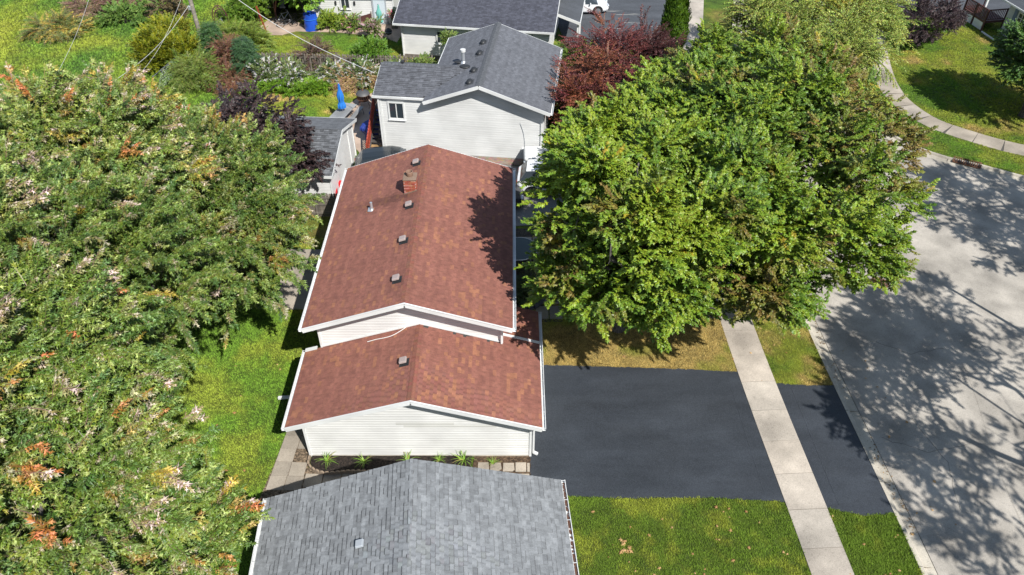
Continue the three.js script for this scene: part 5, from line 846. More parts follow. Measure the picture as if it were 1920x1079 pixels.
bush('green_shrub', 'bright green leafy bush overhanging the back fence near the grey wing', 'bush', -10.3, -54.3, [[0, 0.9, 0, 1.0, 0.8, 0.8]], SPR.shrub, two([0.07, 0.18, 0.015], [0.15, 0.28, 0.02]), 800, 430, { clumps: 18 });
bush('green_shrub', 'green vine bush climbing between the grey wing and the dark-roofed house', 'bush', -6.3, -51.6, [[0, 1.0, 0, 0.6, 0.9, 0.5], [1.9, 2.1, -2.6, 0.3, 0.5, 0.3]], SPR.shrub, two([0.09, 0.17, 0.03], [0.22, 0.29, 0.05]), 600, 431);
bush('brown_shrub', 'bare brownish shrub rising behind the middle of the back fence', 'shrub', -14.3, -54.2, [[0, 0.9, 0, 0.7, 0.9, 0.4]], SPR.frond, two([0.10, 0.07, 0.045], [0.2, 0.14, 0.08]), 260, 432, { gap: 0.4 });
bush('golden_shrub', 'yellow-green feathery shrub below the utility pole', 'shrub', -24.9, -55.6, [[0, 1.3, 0, 1.7, 1.5, 1.5], [1.2, 0.9, 1.5, 1.7, 1.0, 1.1], [-0.8, 1.2, 1.2, 1.2, 1.3, 1.0]], SPR.cedar, two([0.13, 0.20, 0.012], [0.32, 0.34, 0.016]), 2400, 433, { clumps: 40, cr: [0.5, 0.9] });
bush('fern_shrub', 'wide light green feathery shrub right of the utility pole', 'shrub', -20.6, -56.6, [[0, 1.0, 0, 1.6, 0.9, 1.0], [1.0, 0.8, 0.5, 1.1, 0.7, 0.8]], SPR.frond, two([0.13, 0.22, 0.025], [0.24, 0.33, 0.04]), 1300, 434, { clumps: 30 });
columnar('spruce', 'dark green conifer left of the brown dead bush by the back fence', -21.6, -54.8, 3.0, 1.15, [0.04, 0.11, 0.03], [0.09, 0.2, 0.045], 435, 'evergreen', SPR.spruce, 1);
columnar('spruce', 'bluish dark conifer at the left end of the back fence', -18.9, -53.2, 2.6, 1.15, [0.038, 0.105, 0.04], [0.08, 0.18, 0.055], 436, 'evergreen', SPR.spruce, 1);
bush('dead_shrub', 'rust-brown dead shrub between the two dark conifers', 'shrub', -20.2, -53.3, [[0, 1.2, 0, 0.55, 1.3, 0.6], [0.3, 0.4, 1.5, 0.9, 0.5, 0.8]], SPR.frond, two([0.14, 0.075, 0.04], [0.28, 0.15, 0.075]), 420, 437);
bush('fern_shrub', 'low pale green shrub in front of the dark conifers', 'shrub', -22.0, -51.6, [[0, 0.8, 0, 1.0, 0.8, 0.8]], SPR.frond, two([0.12, 0.2, 0.03], [0.22, 0.3, 0.05]), 420, 438);
bush('ground_cover', 'low mound of green ground cover in front of the back fence', 'plants', -15.6, -51.1, [[0, 0.12, 0, 2.2, 0.22, 0.6], [1.6, 0.15, 0.2, 1.2, 0.28, 0.5], [-1.6, 0.15, 0.3, 1.2, 0.3, 0.6]], SPR.shrub, two([0.10, 0.22, 0.012], [0.2, 0.36, 0.02]), 900, 439, { clumps: 30, cr: [0.25, 0.4], gap: 0.1 });
bush('dry_grass_clump', 'straw coloured dry grass clump by the fence behind the patio', 'plants', -11.2, -51.6, [[0, 0.2, 0, 1.3, 0.4, 0.5]], SPR.frond, two([0.36, 0.26, 0.1], [0.5, 0.38, 0.16]), 260, 440);
bush('goldenrod_patch', 'yellow flowering weed patch on the open field', 'plants', -36.2, -60.2, [[0, 0.3, 0, 1.4, 0.45, 0.8], [1.3, 0.3, -0.3, 0.9, 0.4, 0.7]], SPR.frond, (x, y, z, rnd) => rnd() < 0.3 ? C(0.55, 0.45, 0.08) : C(...mixC([0.12, 0.2, 0.04], [0.25, 0.26, 0.08], rnd())), 520, 441, { clumps: 18 });
bush('dry_grass_clump', 'brown dry weed clump on the open field', 'plants', -34.4, -63.6, [[0, 0.5, 0, 1.3, 0.7, 0.9], [2.2, 0.6, -2.2, 1.4, 0.8, 1.0]], SPR.frond, two([0.17, 0.115, 0.06], [0.36, 0.27, 0.15]), 520, 442, { clumps: 18 });
bush('weed_patch', 'green weeds growing beside the brown dry clump on the field', 'plants', -31.2, -62.4, [[0, 0.4, 0, 1.6, 0.6, 1.0], [2.4, 0.5, -1.2, 2.0, 0.7, 1.0]], SPR.shrub, two([0.09, 0.2, 0.03], [0.2, 0.32, 0.05]), 500, 443, { clumps: 18 });
bush('hedge', 'leafy hedge at the top edge left of the utility pole', 'hedge', -29.5, -68.2, [[0, 0.9, 0, 2.4, 1.2, 1.2], [-4.2, 0.9, -0.6, 2.6, 1.2, 1.2]], SPR.shrub, two([0.08, 0.17, 0.015], [0.24, 0.32, 0.03]), 1100, 444, { clumps: 28, cr: [0.4, 0.7] });
bush('brown_shrub', 'brownish shrub at the top edge just left of the utility pole', 'shrub', -27.6, -62.8, [[0, 0.8, 0, 1.2, 1.0, 1.0]], SPR.shrub, two([0.12, 0.1, 0.04], [0.24, 0.18, 0.08]), 420, 445);
bush('green_shrub', 'light green shrubs under the utility wire near the grey trailer', 'bush', -21.3, -62.6, [[0, 1.1, 0, 1.2, 1.1, 1.1], [-1.2, 0.8, 1.0, 0.9, 0.7, 0.8], [0.6, 1.3, -1.4, 1.1, 1.4, 1.0]], SPR.shrub, two([0.09, 0.2, 0.015], [0.2, 0.33, 0.03]), 1700, 446, { clumps: 36, cr: [0.4, 0.8] });
tree({ name: 'small_tree', seed: 447, label: 'small bright green tree in front of the far white building', base: [-16.4, -62.0], trunkH: 1.2, trunkR: 0.07, tips: 50, clumps: 26, sprays: 1100, kinds: SPR.norway, cr: [0.5, 0.9], low: -0.3, gap: 0.15, shoots: 2, reach: 0.4, lobes: [[-16.8, 2.5, -62.0, 1.2, 1.1, 0.9], [-17.2, 3.2, -63.2, 1.1, 1.1, 1.0]], color: two([0.11, 0.24, 0.015], [0.22, 0.38, 0.03]) });
bush('rose_shrub', 'yellow-green shrub in the bed by the far white wall', 'shrub', -14.5, -61.5, [[0, 0.4, 0, 0.55, 0.45, 0.3]], SPR.shrub, two([0.16, 0.26, 0.02], [0.28, 0.38, 0.03]), 280, 448);
bush('rose_shrub', 'shrub with pink flowers in the bed under the far window', 'shrub', -12.9, -61.3, [[0, 0.5, 0, 0.6, 0.5, 0.3], [0.5, 0.4, 0.2, 0.4, 0.35, 0.3]], SPR.shrub, (x, y, z, rnd) => rnd() < 0.16 ? C(0.62, 0.3, 0.3) : C(...mixC([0.10, 0.19, 0.02], [0.24, 0.32, 0.05], rnd())), 420, 449);
bush('rose_shrub', 'tall thin flowering shrub at the end of the far pinkish path', 'shrub', -10.7, -59.6, [[0, 0.6, 0, 0.3, 0.6, 0.3]], SPR.shrub, (x, y, z, rnd) => rnd() < 0.25 ? C(0.6, 0.42, 0.38) : C(...mixC([0.1, 0.17, 0.03], [0.24, 0.28, 0.08], rnd())), 200, 450);
// daylilies in the bed in front of the garage
{
  const spots = [[-7.35, -19.3, 1, 'daylily at the left end of the garage flower bed, one leaf browning'], [-5.85, -19.25, 0.95, 'second daylily from the left in the garage flower bed'], [-4.15, -19.3, 0.9, 'bright daylily just left of the grey roof peak'], [-2.9, -19.35, 0.7, 'half-hidden daylily just right of the grey roof peak'], [-2.0 + 0.1, -19.3, 1.15, 'largest daylily, at the right end of the dark mulch'], [-0.75, -19.2, 0.65, 'small daylily between the tan pavers and the garage wall']];
  const blade = (rnd, L) => { const p = [], w = 0.022; let prev = null; const bend = rr(0.5, 1.3, rnd); for (let i = 0; i <= 5; i++) { const f = i / 5, a = f * bend, x = L * f * Math.sin(a * 0.8 + 0.25), y = L * f * Math.cos(a), ww = w * (1 - f * 0.9); const q = [V(x, y, -ww), V(x, y, ww)]; if (prev) p.push(prev[0], q[0], q[1], prev[0], q[1], prev[1]); prev = q; } const g = new THREE.BufferGeometry(); g.setAttribute('position', new THREE.BufferAttribute(new Float32Array(p.flatMap((v) => [v.x, v.y, v.z])), 3)); g.computeVertexNormals(); return g; };
  const greens = [mat(C(0.16, 0.30, 0.03), { roughness: 0.5 }), mat(C(0.24, 0.38, 0.05), { roughness: 0.5 }), mat(C(0.36, 0.30, 0.09), { roughness: 0.7 })], rnd = rngOf(71), gs = [0, 1, 2, 3, 4].map(() => blade(rnd, 0.6));
  for (const [x, z, s, label] of spots) {
    const t = thing('daylily', label, 'plant', [x, 0, z], 0, 'daylilies by the garage wall');
    for (let i = 0; i < 26; i++) { const m = new THREE.Mesh(gs[i % 5], greens[i % 9 === 8 ? 2 : i % 2]); m.name = 'leaf'; m.rotation.set(rr(-0.15, 0.15, rnd), rnd() * 6.283, 0); const k = s * rr(0.6, 1.05, rnd); m.scale.set(k, k, k); m.position.set(rr(-0.05, 0.05, rnd), 0.02, rr(-0.05, 0.05, rnd)); m.castShadow = m.receiveShadow = true; t.add(m); }
  }
}
// grass blades over the lawns: many near, fewer far
{
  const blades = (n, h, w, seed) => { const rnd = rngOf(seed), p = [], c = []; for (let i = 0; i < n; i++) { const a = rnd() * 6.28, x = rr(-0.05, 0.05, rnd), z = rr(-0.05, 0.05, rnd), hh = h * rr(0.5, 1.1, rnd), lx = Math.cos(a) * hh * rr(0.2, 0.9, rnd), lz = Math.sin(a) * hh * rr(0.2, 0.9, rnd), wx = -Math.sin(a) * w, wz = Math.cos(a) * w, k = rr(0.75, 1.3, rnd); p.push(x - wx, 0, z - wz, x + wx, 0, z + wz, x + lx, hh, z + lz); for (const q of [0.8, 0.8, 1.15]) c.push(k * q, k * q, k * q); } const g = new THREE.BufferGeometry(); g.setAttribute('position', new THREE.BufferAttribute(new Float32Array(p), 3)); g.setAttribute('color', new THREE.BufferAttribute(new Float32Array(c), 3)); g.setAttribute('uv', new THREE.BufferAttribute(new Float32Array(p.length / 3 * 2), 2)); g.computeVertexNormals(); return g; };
  const rnd = rngOf(881), q = new THREE.Matrix4(), e = new THREE.Euler(), buildings = [[[-8.1, -35], [-0.2, -35], [-0.2, -23], [0.8, -23], [0.8, -19.6], [-8.1, -19.6]], [[-8.6, -16.1], [1.3, -16.4], [1.9, -8], [-8, -8]], [[-8.3, -42.3], [1.6, -41.2], [2.6, -49.5], [-7, -50]], [[-14.8, -36.5], [-9.9, -36.7], [-9.6, -42.5], [-14.8, -42.5]], [[-8.6, -56.4], [3.4, -54.6], [4.4, -63], [-7, -66]]];
  const fields = [['grass', 'short lush grass beside the black driveway and sidewalk', [[1, 15, -18.2, -12], [11.3, 15, -17.4, -13]], 420, 0.06, 0.006], ['grass', 'dry tan grass under the maples by the driveway', [[1, 14.4, -33, -23]], 300, 0.055, 0.006], ['grass', 'bright green grass on the small lawn left of the garage', [[-16, -8, -34, -14]], 300, 0.06, 0.007], ['grass', 'yellow-green grass of the back yards', [[-20, -4, -60, -43]], 130, 0.08, 0.011], ['grass', 'mown grass on the corner lawn across the street', [[22, 42, -66, -39]], 90, 0.08, 0.012], ['grass', 'rough grass of the open field at the upper left', [[-44, -19, -70, -36]], 60, 0.11, 0.016]];
  fields.forEach(([name, label, rects, dens, h, w], k) => {
    const pts = [];
    for (const [x0, x1, z0, z1] of rects) { const n = Math.round((x1 - x0) * (z1 - z0) * dens); for (let i = 0; i < n; i++) { const x = rr(x0, x1, rnd), z = rr(z0, z1, rnd); const dep = -z * 0.755 + 26 * 0.656; if (Math.abs(x) / dep > 0.67 || (26 * 0.755 + z * 0.656) / dep > 0.385) continue; if (inPoly(ROADPOLY, x, z) || pavings.some((p) => inPoly(p, x, z)) || buildings.some((p) => inPoly(p, x, z))) continue; pts.push([x, z]); } }
    const im = new THREE.InstancedMesh(blades(9, h, w, 31 + k), M.blade, pts.length); im.name = numbered(name); im.castShadow = im.receiveShadow = true;
    pts.forEach(([x, z], i) => { e.set(0, rnd() * 6.28, 0); q.makeRotationFromEuler(e).scale(V(1, 1, 1).multiplyScalar(rr(0.6, 1.4, rnd))).setPosition(x, 0, z); im.setMatrixAt(i, q); const c = lawnColor(x, z), b = rr(0.85, 1.25, rnd); im.setColorAt(i, C(c[0] * b, c[1] * b, c[2] * b)); });
    scene.add(im); tag(im, label, null, null, 'stuff');
  });
}

// ---------- vehicles ----------
// half sections along the car: [z, half width, sill y, belt y, roof y or 0, roof half width]
function car(name, label, x, z, turn, paint, S, o = {}) {
  const t = thing(name, label, 'car', [x, o.y || 0, z], turn);
  const body = [], glass = [], P = (s) => { const [zz, w, sy, by, ry, rw] = s; const top = ry || by + 0.02, tw = ry ? rw : w * 0.80; return [[w * 0.88, sy], [w * 0.985, sy + 0.12], [w, lerp(sy, by, 0.62)], [w * 0.965, by], [tw, ry ? top - 0.05 : by + 0.015], [tw * 0.72, top], [0, top + 0.025]].map(([a, b]) => V(a, b, zz)); };
  const put = (arr, a, b, c, d) => { for (const s of [1, -1]) { const m = (v) => V(v.x * s, v.y, v.z); for (const v of s > 0 ? [a, b, c, a, c, d] : [a, c, b, a, d, c]) arr.push(m(v)); } };
  for (let i = 0; i < S.length - 1; i++) {
    const a = P(S[i]), b = P(S[i + 1]), both = S[i][4] && S[i + 1][4], screen = !S[i][4] !== !S[i + 1][4];
    for (let k = 0; k < 6; k++) { const isGlass = (both && k === 3 && !S[i][6]) || (screen && k >= 3); put(isGlass ? glass : body, a[k], b[k], b[k + 1], a[k + 1]); }
  }
  for (const [s, f] of [[P(S[0]), 1], [P(S[S.length - 1]), -1]]) for (let k = 0; k < 6; k++) put(body, s[k], s[k + 1], V(0, s[k + 1].y, s[0].z), V(0, s[k].y, s[0].z));
  const geo = (arr, w) => { const g = new THREE.BufferGeometry(); g.setAttribute('position', new THREE.BufferAttribute(new Float32Array(arr.flatMap((v) => [v.x, v.y, v.z])), 3)); g.computeVertexNormals(); return g; };
  part('body', geo(body), paint, t); part('window', geo(glass), M.glass, t);
  const W = S[Math.floor(S.length / 2)][1], zF = S[S.length - 1][0], zR = S[0][0];
  for (const zz of o.wheels || [zR + 0.85, zF - 0.9]) for (const s of [-1, 1]) {
    const wx = s * (W - 0.09), wh = part('wheel', new THREE.CylinderGeometry(0.35, 0.35, 0.25, 22).rotateZ(Math.PI / 2).translate(wx, 0.35, zz), M.rubber, t);
    const spokes = []; for (let k = 0; k < 5; k++) spokes.push(box(0.03, 0.22, 0.06).translate(0, 0.11, 0).rotateX(k * 1.2566).translate(wx + s * 0.125, 0.35, zz));
    part('rim', [new THREE.CylinderGeometry(0.235, 0.235, 0.02, 18).rotateZ(Math.PI / 2).translate(wx + s * 0.118, 0.35, zz), ...spokes], o.rim || M.steel, wh);
    part('wheel_arch', new THREE.TorusGeometry(0.39, 0.035, 6, 18, Math.PI).rotateY(Math.PI / 2).translate(s * (W - 0.01), 0.35, zz), M.black, t);
  }
  for (const s of [-1, 1]) {
    part('tail_light', rbox(0.3, 0.16, 0.1, 0.03, s * (S[0][1] - 0.17), 0.86, zR + 0.0), mat(C(0.5, 0.02, 0.02), { roughness: 0.2 }), t);
    part('headlight', rbox(0.36, 0.12, 0.16, 0.04, s * (S[S.length - 1][1] - 0.16), 0.68, zF - 0.03), mat(C(0.6, 0.62, 0.65), { roughness: 0.1 }), t);
    part('mirror', rbox(0.2, 0.13, 0.1, 0.03, s * (W + 0.08), S[0][3] + 0.1, zF - 1.55), o.mirror || paint, t);
    part('handle', box(0.02, 0.03, 0.14, s * W, S[2][3] - 0.12, (zR + zF) / 2), o.rim || M.steel, t);
  }
  part('bumper', [rbox(S[0][1] * 1.7, 0.2, 0.12, 0.05, 0, 0.42, zR - 0.03), rbox(S[S.length - 1][1] * 1.7, 0.18, 0.12, 0.05, 0, 0.36, zF + 0.02)], o.bumper || M.black, t);
  return t;
}
const SUV = [[-2.25, 0.78, 0.42, 0.98, 0, 0], [-2.12, 0.86, 0.3, 1.04, 0, 0], [-1.75, 0.9, 0.24, 1.06, 1.62, 0.62], [-1.1, 0.91, 0.22, 1.05, 1.7, 0.66, 1], [-1.02, 0.91, 0.22, 1.05, 1.7, 0.66], [-0.1, 0.92, 0.22, 1.02, 1.71, 0.67, 1], [0.0, 0.92, 0.22, 1.02, 1.7, 0.67], [0.45, 0.92, 0.22, 1.0, 1.62, 0.62], [1.15, 0.9, 0.24, 0.98, 0, 0], [1.9, 0.86, 0.26, 0.88, 0, 0], [2.25, 0.72, 0.32, 0.74, 0, 0]];
const HATCH = [[-2.1, 0.72, 0.42, 0.88, 0, 0], [-1.95, 0.83, 0.28, 0.93, 0, 0], [-1.35, 0.87, 0.22, 0.94, 1.36, 0.56], [-0.7, 0.88, 0.2, 0.92, 1.44, 0.6, 1], [-0.62, 0.88, 0.2, 0.92, 1.44, 0.6], [0.1, 0.88, 0.2, 0.9, 1.43, 0.6, 1], [0.18, 0.88, 0.2, 0.9, 1.42, 0.6], [0.5, 0.88, 0.2, 0.9, 1.36, 0.56], [1.25, 0.86, 0.22, 0.86, 0, 0], [1.8, 0.82, 0.24, 0.76, 0, 0], [2.15, 0.66, 0.3, 0.62, 0, 0]];
const paint = (c, r = 0.28) => new THREE.MeshPhysicalMaterial({ color: c, roughness: r, clearcoat: 0.7, clearcoatRoughness: 0.1, side: THREE.DoubleSide });
const whitePaint = paint(C(0.82, 0.83, 0.85)), darkPaint = paint(C(0.018, 0.024, 0.028)), blackPaint = paint(C(0.012, 0.013, 0.016));
car('dark_suv', 'dark grey green sport utility car parked behind the brown roof, by the red railing', -6.95, -40.05, Math.PI / 2 + 0.12, darkPaint, SUV, { y: 0.012 });
car('white_suv', 'white sport utility car with red tail light in the gap right of the brown roof', 2.6, -38.55, Math.PI / 2 - 0.08, whitePaint, SUV, { y: 0.012, bumper: whitePaint });
car('black_car', 'black car with its nose showing past the brown roof gutter', -1.55, -37.3, Math.PI / 2, blackPaint, HATCH, { y: 0.012 });
car('white_hatchback', 'white hatchback on the far asphalt driveway at the top edge', 5.75, -64.9, Math.PI / 2 + 0.05, whitePaint, HATCH, { y: 0.012 });
car('parked_car', 'pale car half hidden under the locust tree by the street', 22.6, -57.5, Math.PI - 0.25, paint(C(0.62, 0.72, 0.76)), HATCH, { y: -0.108 });
{ // white-topped camper shell trailer behind the white car
  const t = thing('covered_trailer', 'white topped box trailer against the grey house wall', 'trailer', [2.05, 0, -40.15], Math.PI / 2);
  part('body', rbox(1.3, 1.0, 2.6, 0.12, 0, 0.9, 0), M.black, t); part('roof', rbox(1.4, 0.3, 2.7, 0.14, 0, 1.45, 0), M.trim, t); part('drip_rail', rbox(1.46, 0.05, 2.76, 0.02, 0, 1.31, 0), M.greyvent, t);
  for (const s of [-1, 1]) { const w = part('wheel', new THREE.CylinderGeometry(0.3, 0.3, 0.2, 18).rotateZ(Math.PI / 2).translate(s * 0.75, 0.3, 0), M.rubber, t); part('rim', new THREE.CylinderGeometry(0.17, 0.17, 0.22, 14).rotateZ(Math.PI / 2).translate(s * 0.75, 0.3, 0), M.steel, w); }
}
{ // red open cart at the corner of the detached garage
  const red = mat(C(0.62, 0.012, 0.02), { roughness: 0.35 }), t = thing('red_cart', 'bright red open cart with things in it beside the detached garage', 'cart', [-9.42, 0, -37.45], 0.14);
  part('tray', [rbox(0.95, 0.05, 1.6, 0.02, 0, 0.42, 0)], M.black, t);
  part('side_panel', rbox(0.06, 0.36, 1.65, 0.02, -0.48, 0.62, 0), red, t); part('side_panel', rbox(0.06, 0.36, 1.65, 0.02, 0.48, 0.62, 0), red, t);
  part('end_panel', rbox(1.0, 0.36, 0.1, 0.03, 0, 0.62, 0.82), red, t); part('end_panel', rbox(1.0, 0.36, 0.3, 0.03, 0, 0.66, -0.75), red, t);
  part('load', [rbox(0.4, 0.2, 0.4, 0.05, 0.1, 0.55, 0.25), rbox(0.3, 0.25, 0.5, 0.05, 0.1, 0.55, -0.3)], mat(C(0.30, 0.20, 0.36)), t);
  for (const [a, b] of [[-0.5, -0.5], [0.5, -0.5], [-0.5, 0.5], [0.5, 0.5]]) part('wheel', new THREE.CylinderGeometry(0.2, 0.2, 0.12, 16).rotateZ(Math.PI / 2).translate(a, 0.2, b), M.rubber, t);
}
// ---------- fences ----------
function stockade(name, label, a, b, h, o = {}) {
  const d = b.clone().sub(a), L = d.length(), t = thing(name, label, 'fence', [a.x, 0, a.z], Math.atan2(-d.z, d.x)), rnd = rngOf(o.seed || 1), w = o.w || 0.14, n = Math.floor(L / (w + (o.gap ?? 0.006)));
  const shp = [0, 1, 2].map((k) => { const s = new THREE.Shape(); s.moveTo(-w / 2, 0); s.lineTo(w / 2, 0); s.lineTo(w / 2, h - 0.06); s.lineTo(w * 0.22, h + k * 0.006); s.lineTo(-w * 0.22, h + k * 0.006); s.lineTo(-w / 2, h - 0.06); return metricUV(new THREE.ExtrudeGeometry(s, { depth: 0.018, bevelEnabled: false })); });
  const ms = [0, 1, 2, 3].map((k) => { const v = lerp(0.26, 0.44, k / 3); return mat(C(v, v * 0.9, v * 0.79), { map: T.wood, roughness: 0.95 }); });
  for (let i = 0; i < n; i++) { const m = new THREE.Mesh(shp[i % 3], ms[Math.floor(rnd() * 4)]); m.name = 'picket'; m.position.set((i + 0.5) * L / n, 0.03 + rr(-0.02, 0.015, rnd), o.alt ? (i % 2 ? 0.05 : -0.07) : rr(-0.006, 0.006, rnd)); m.rotation.z = rr(-0.012, 0.012, rnd); m.castShadow = m.receiveShadow = true; t.add(m); }
  for (const y of [0.3, h * 0.55, h - 0.25]) part('rail', box(L, 0.09, 0.04, L / 2, y, o.alt ? 0 : -0.03 + (o.front ? 0.075 : 0)), M.oldwood2, t);
  const np = Math.round(L / 2.4); for (let i = 0; i <= np; i++) part('post', box(0.1, h + (o.alt ? 0.12 : -0.05), 0.1, clamp(i * L / np, 0.05, L - 0.05), (h + (o.alt ? 0.12 : -0.05)) / 2, o.alt ? 0 : o.front ? 0.06 : -0.08), M.oldwood2, t);
  return t;
}
stockade('wooden_fence', 'short weathered plank fence in front of the detached garage', V(-12.6, 0, -35.95), V(-8.9, 0, -35.85), 1.55, { seed: 7, w: 0.13, front: 1 });
stockade('wooden_fence', 'long weathered grey shadow-box fence behind the hydrangeas', V(-19.4, 0, -53.75), V(-5.6, 0, -53.05), 1.5, { seed: 9, w: 0.13, gap: 0.05, alt: 1 });
// ---------- patio ----------
{
  const t = thing('picnic_table', 'grey topped picnic table with an umbrella hole on the patio', 'table', [-11.0, 0.02, -46.55], -0.30);
  part('tabletop', [rbox(0.95, 0.06, 2.1, 0.02, 0, 0.74, 0)], M.tabletop, t);
  part('apron', [box(0.85, 0.16, 0.03, 0, 0.63, 0.98), box(0.85, 0.16, 0.03, 0, 0.63, -0.98)], M.firegrey, t);
  for (const z of [-0.75, 0.75]) part('leg', [bar(V(-0.38, 0, z), V(0.3, 0.7, z), 0.05, 0.05), bar(V(0.38, 0, z), V(-0.3, 0.7, z), 0.05, 0.05)], M.firegrey, t);
  const b = thing('bench', 'grey bench on the house side of the picnic table', 'bench', [-10.22, 0.02, -46.85], -0.26);
  part('seat', rbox(0.3, 0.06, 1.8, 0.02, 0, 0.44, 0), M.tabletop, b);
  for (const z of [-0.65, 0.65]) part('leg', tube([V(-0.14, 0.42, z), V(-0.2, 0.0, z), V(0.2, 0.0, z), V(0.14, 0.42, z)], 0.02, 16, 5), M.firegrey, b);
}
function foldedUmbrella(name, label, x, z, y0, h, r, m, base) {
  const t = thing(name, label, 'umbrella', [x, base, z]);
  part('pole', cyl(0.025, 0.022, y0 + h, 0, 0, 0, 10), M.steel, t);
  const g = new THREE.CylinderGeometry(1, 1, 1, 40, 14), p = g.attributes.position;
  for (let i = 0; i < p.count; i++) { const f = p.getY(i) + 0.5, a = Math.atan2(p.getZ(i), p.getX(i)), c = Math.hypot(p.getX(i), p.getZ(i)) > 0.01; let w = r * (f < 0.12 ? 0.95 + f : f < 0.26 ? 1.08 - (f - 0.12) * 4.2 : lerp(0.62, 0.22, (f - 0.26) / 0.74) + 0.35 * Math.sin(clamp((f - 0.26) / 0.5) * Math.PI)); w *= 1 + 0.16 * Math.sin(a * 8 + f * 2) + 0.05 * Math.sin(a * 3 + f * 9); if (!c) w = 0; p.setXYZ(i, Math.cos(a) * w, y0 + f * h, Math.sin(a) * w); }
  g.computeVertexNormals(); const cl = part('canopy', g, m, t);
  part('strap', new THREE.TorusGeometry(r * 0.58, 0.018, 6, 18).rotateX(Math.PI / 2).translate(0, y0 + h * 0.27, 0), m, cl);
  part('finial', new THREE.SphereGeometry(0.04, 10, 8).translate(0, y0 + h + 0.03, 0), M.steel, t);
}
foldedUmbrella('patio_umbrella', 'closed bright blue umbrella standing in the grey picnic table', -11.0, -46.45, 1.05, 1.65, 0.24, M.bluecloth, 0.02);
foldedUmbrella('patio_umbrella', 'closed teal umbrella by the far white building door', -10.35, -60.6, 0.85, 1.4, 0.24, M.tealcloth, 0.02);
{
  const t = thing('fire_pit', 'round dark fire pit with domed mesh lid and copper legs on the patio', 'fire pit', [-10.0, 0.02, -48.7]);
  part('bowl', new THREE.LatheGeometry([[0.05, 0.34], [0.3, 0.38], [0.42, 0.52], [0.45, 0.56]].map(([a, b]) => new THREE.Vector2(a, b)), 24), M.copper, t);
  const rails = []; for (let k = 0; k < 18; k++) { const a = k / 18 * 6.283; rails.push(rod(V(Math.cos(a) * 0.44, 0.56, Math.sin(a) * 0.44), V(Math.cos(a) * 0.44, 0.86, Math.sin(a) * 0.44), 0.012)); }
  part('mesh_screen', [...rails, new THREE.TorusGeometry(0.44, 0.02, 6, 28).rotateX(Math.PI / 2).translate(0, 0.56, 0), new THREE.TorusGeometry(0.45, 0.02, 6, 28).rotateX(Math.PI / 2).translate(0, 0.86, 0)], M.copper, t);
  const lid = part('lid', new THREE.LatheGeometry([[0.47, 0.86], [0.42, 0.96], [0.26, 1.05], [0.08, 1.10], [0.0, 1.11]].map(([a, b]) => new THREE.Vector2(a, b)), 26), M.firegrey, t);
  part('knob', cyl(0.07, 0.05, 0.09, 0, 1.1, 0, 12), M.copper, lid);
  for (let k = 0; k < 4; k++) { const a = 0.6 + k * Math.PI / 2; part('leg', tube([V(Math.cos(a) * 0.3, 0.42, Math.sin(a) * 0.3), V(Math.cos(a) * 0.42, 0.25, Math.sin(a) * 0.42), V(Math.cos(a) * 0.5, 0.03, Math.sin(a) * 0.5), V(Math.cos(a + 0.3) * 0.6, 0.02, Math.sin(a + 0.3) * 0.6)], 0.018, 14, 5), M.copper, t); }
}
function grill(x, z, s, label, turn) {                 // grill under a fitted cover with folds
  const t = thing('covered_grill', label, 'grill', [x, 0.02, z], turn), g = new THREE.BoxGeometry(1, 1, 1, 10, 12, 8).toNonIndexed(), p = g.attributes.position;
  for (let i = 0; i < p.count; i++) { let a = p.getX(i), b = p.getY(i) + 0.5, c = p.getZ(i); const w = b > 0.62 ? lerp(1.0, 0.72, sstep(0.8, 1, b)) : lerp(0.62, 0.9, sstep(0.25, 0.62, b)), f = 1 + 0.06 * Math.sin((a + c) * 22 + b * 3); p.setXYZ(i, a * w * f * 1.15 * s, 0.12 + b * 1.05 * s + (b > 0.99 ? 0.07 * Math.cos(a * 3) : 0), c * w * f * 0.66 * s); }
  g.computeVertexNormals(); part('cover', g, M.navycover, t);
  for (const a of [-0.3, 0.3]) part('leg', [cyl(0.03, 0.03, 0.2, a * s, 0, 0.15, 8), cyl(0.03, 0.03, 0.2, a * s, 0, -0.15, 8)], M.black, t);
}
grill(-8.88, -44.2, 1.05, 'grill under a navy blue cover nearest the red railing', 0.9); grill(-8.75, -46.2, 0.8, 'smaller covered grill in blue behind the first one', 0.3);
{ const t = thing('hanging_cloth', 'blue cloths hung over the dark stair rail under the wing eave', 'cloth', [-8.42, 0, -46.4], -0.114); for (const [z, w, m] of [[0, 0.5, M.bluecloth], [-0.7, 0.45, mat(C(0.16, 0.27, 0.5))], [-1.3, 0.4, M.navycover]]) { const g = new THREE.PlaneGeometry(w, 0.8, 8, 6).rotateY(-Math.PI / 2), p = g.attributes.position; for (let i = 0; i < p.count; i++) p.setX(i, 0.03 * Math.sin(p.getZ(i) * 20)); g.computeVertexNormals(); const a = g.toNonIndexed(), b = a.clone().translate(-0.012, 0, 0); part('fold', [a, b].map((q) => q.translate(-0.12, 2.6, z)), m, t); } }
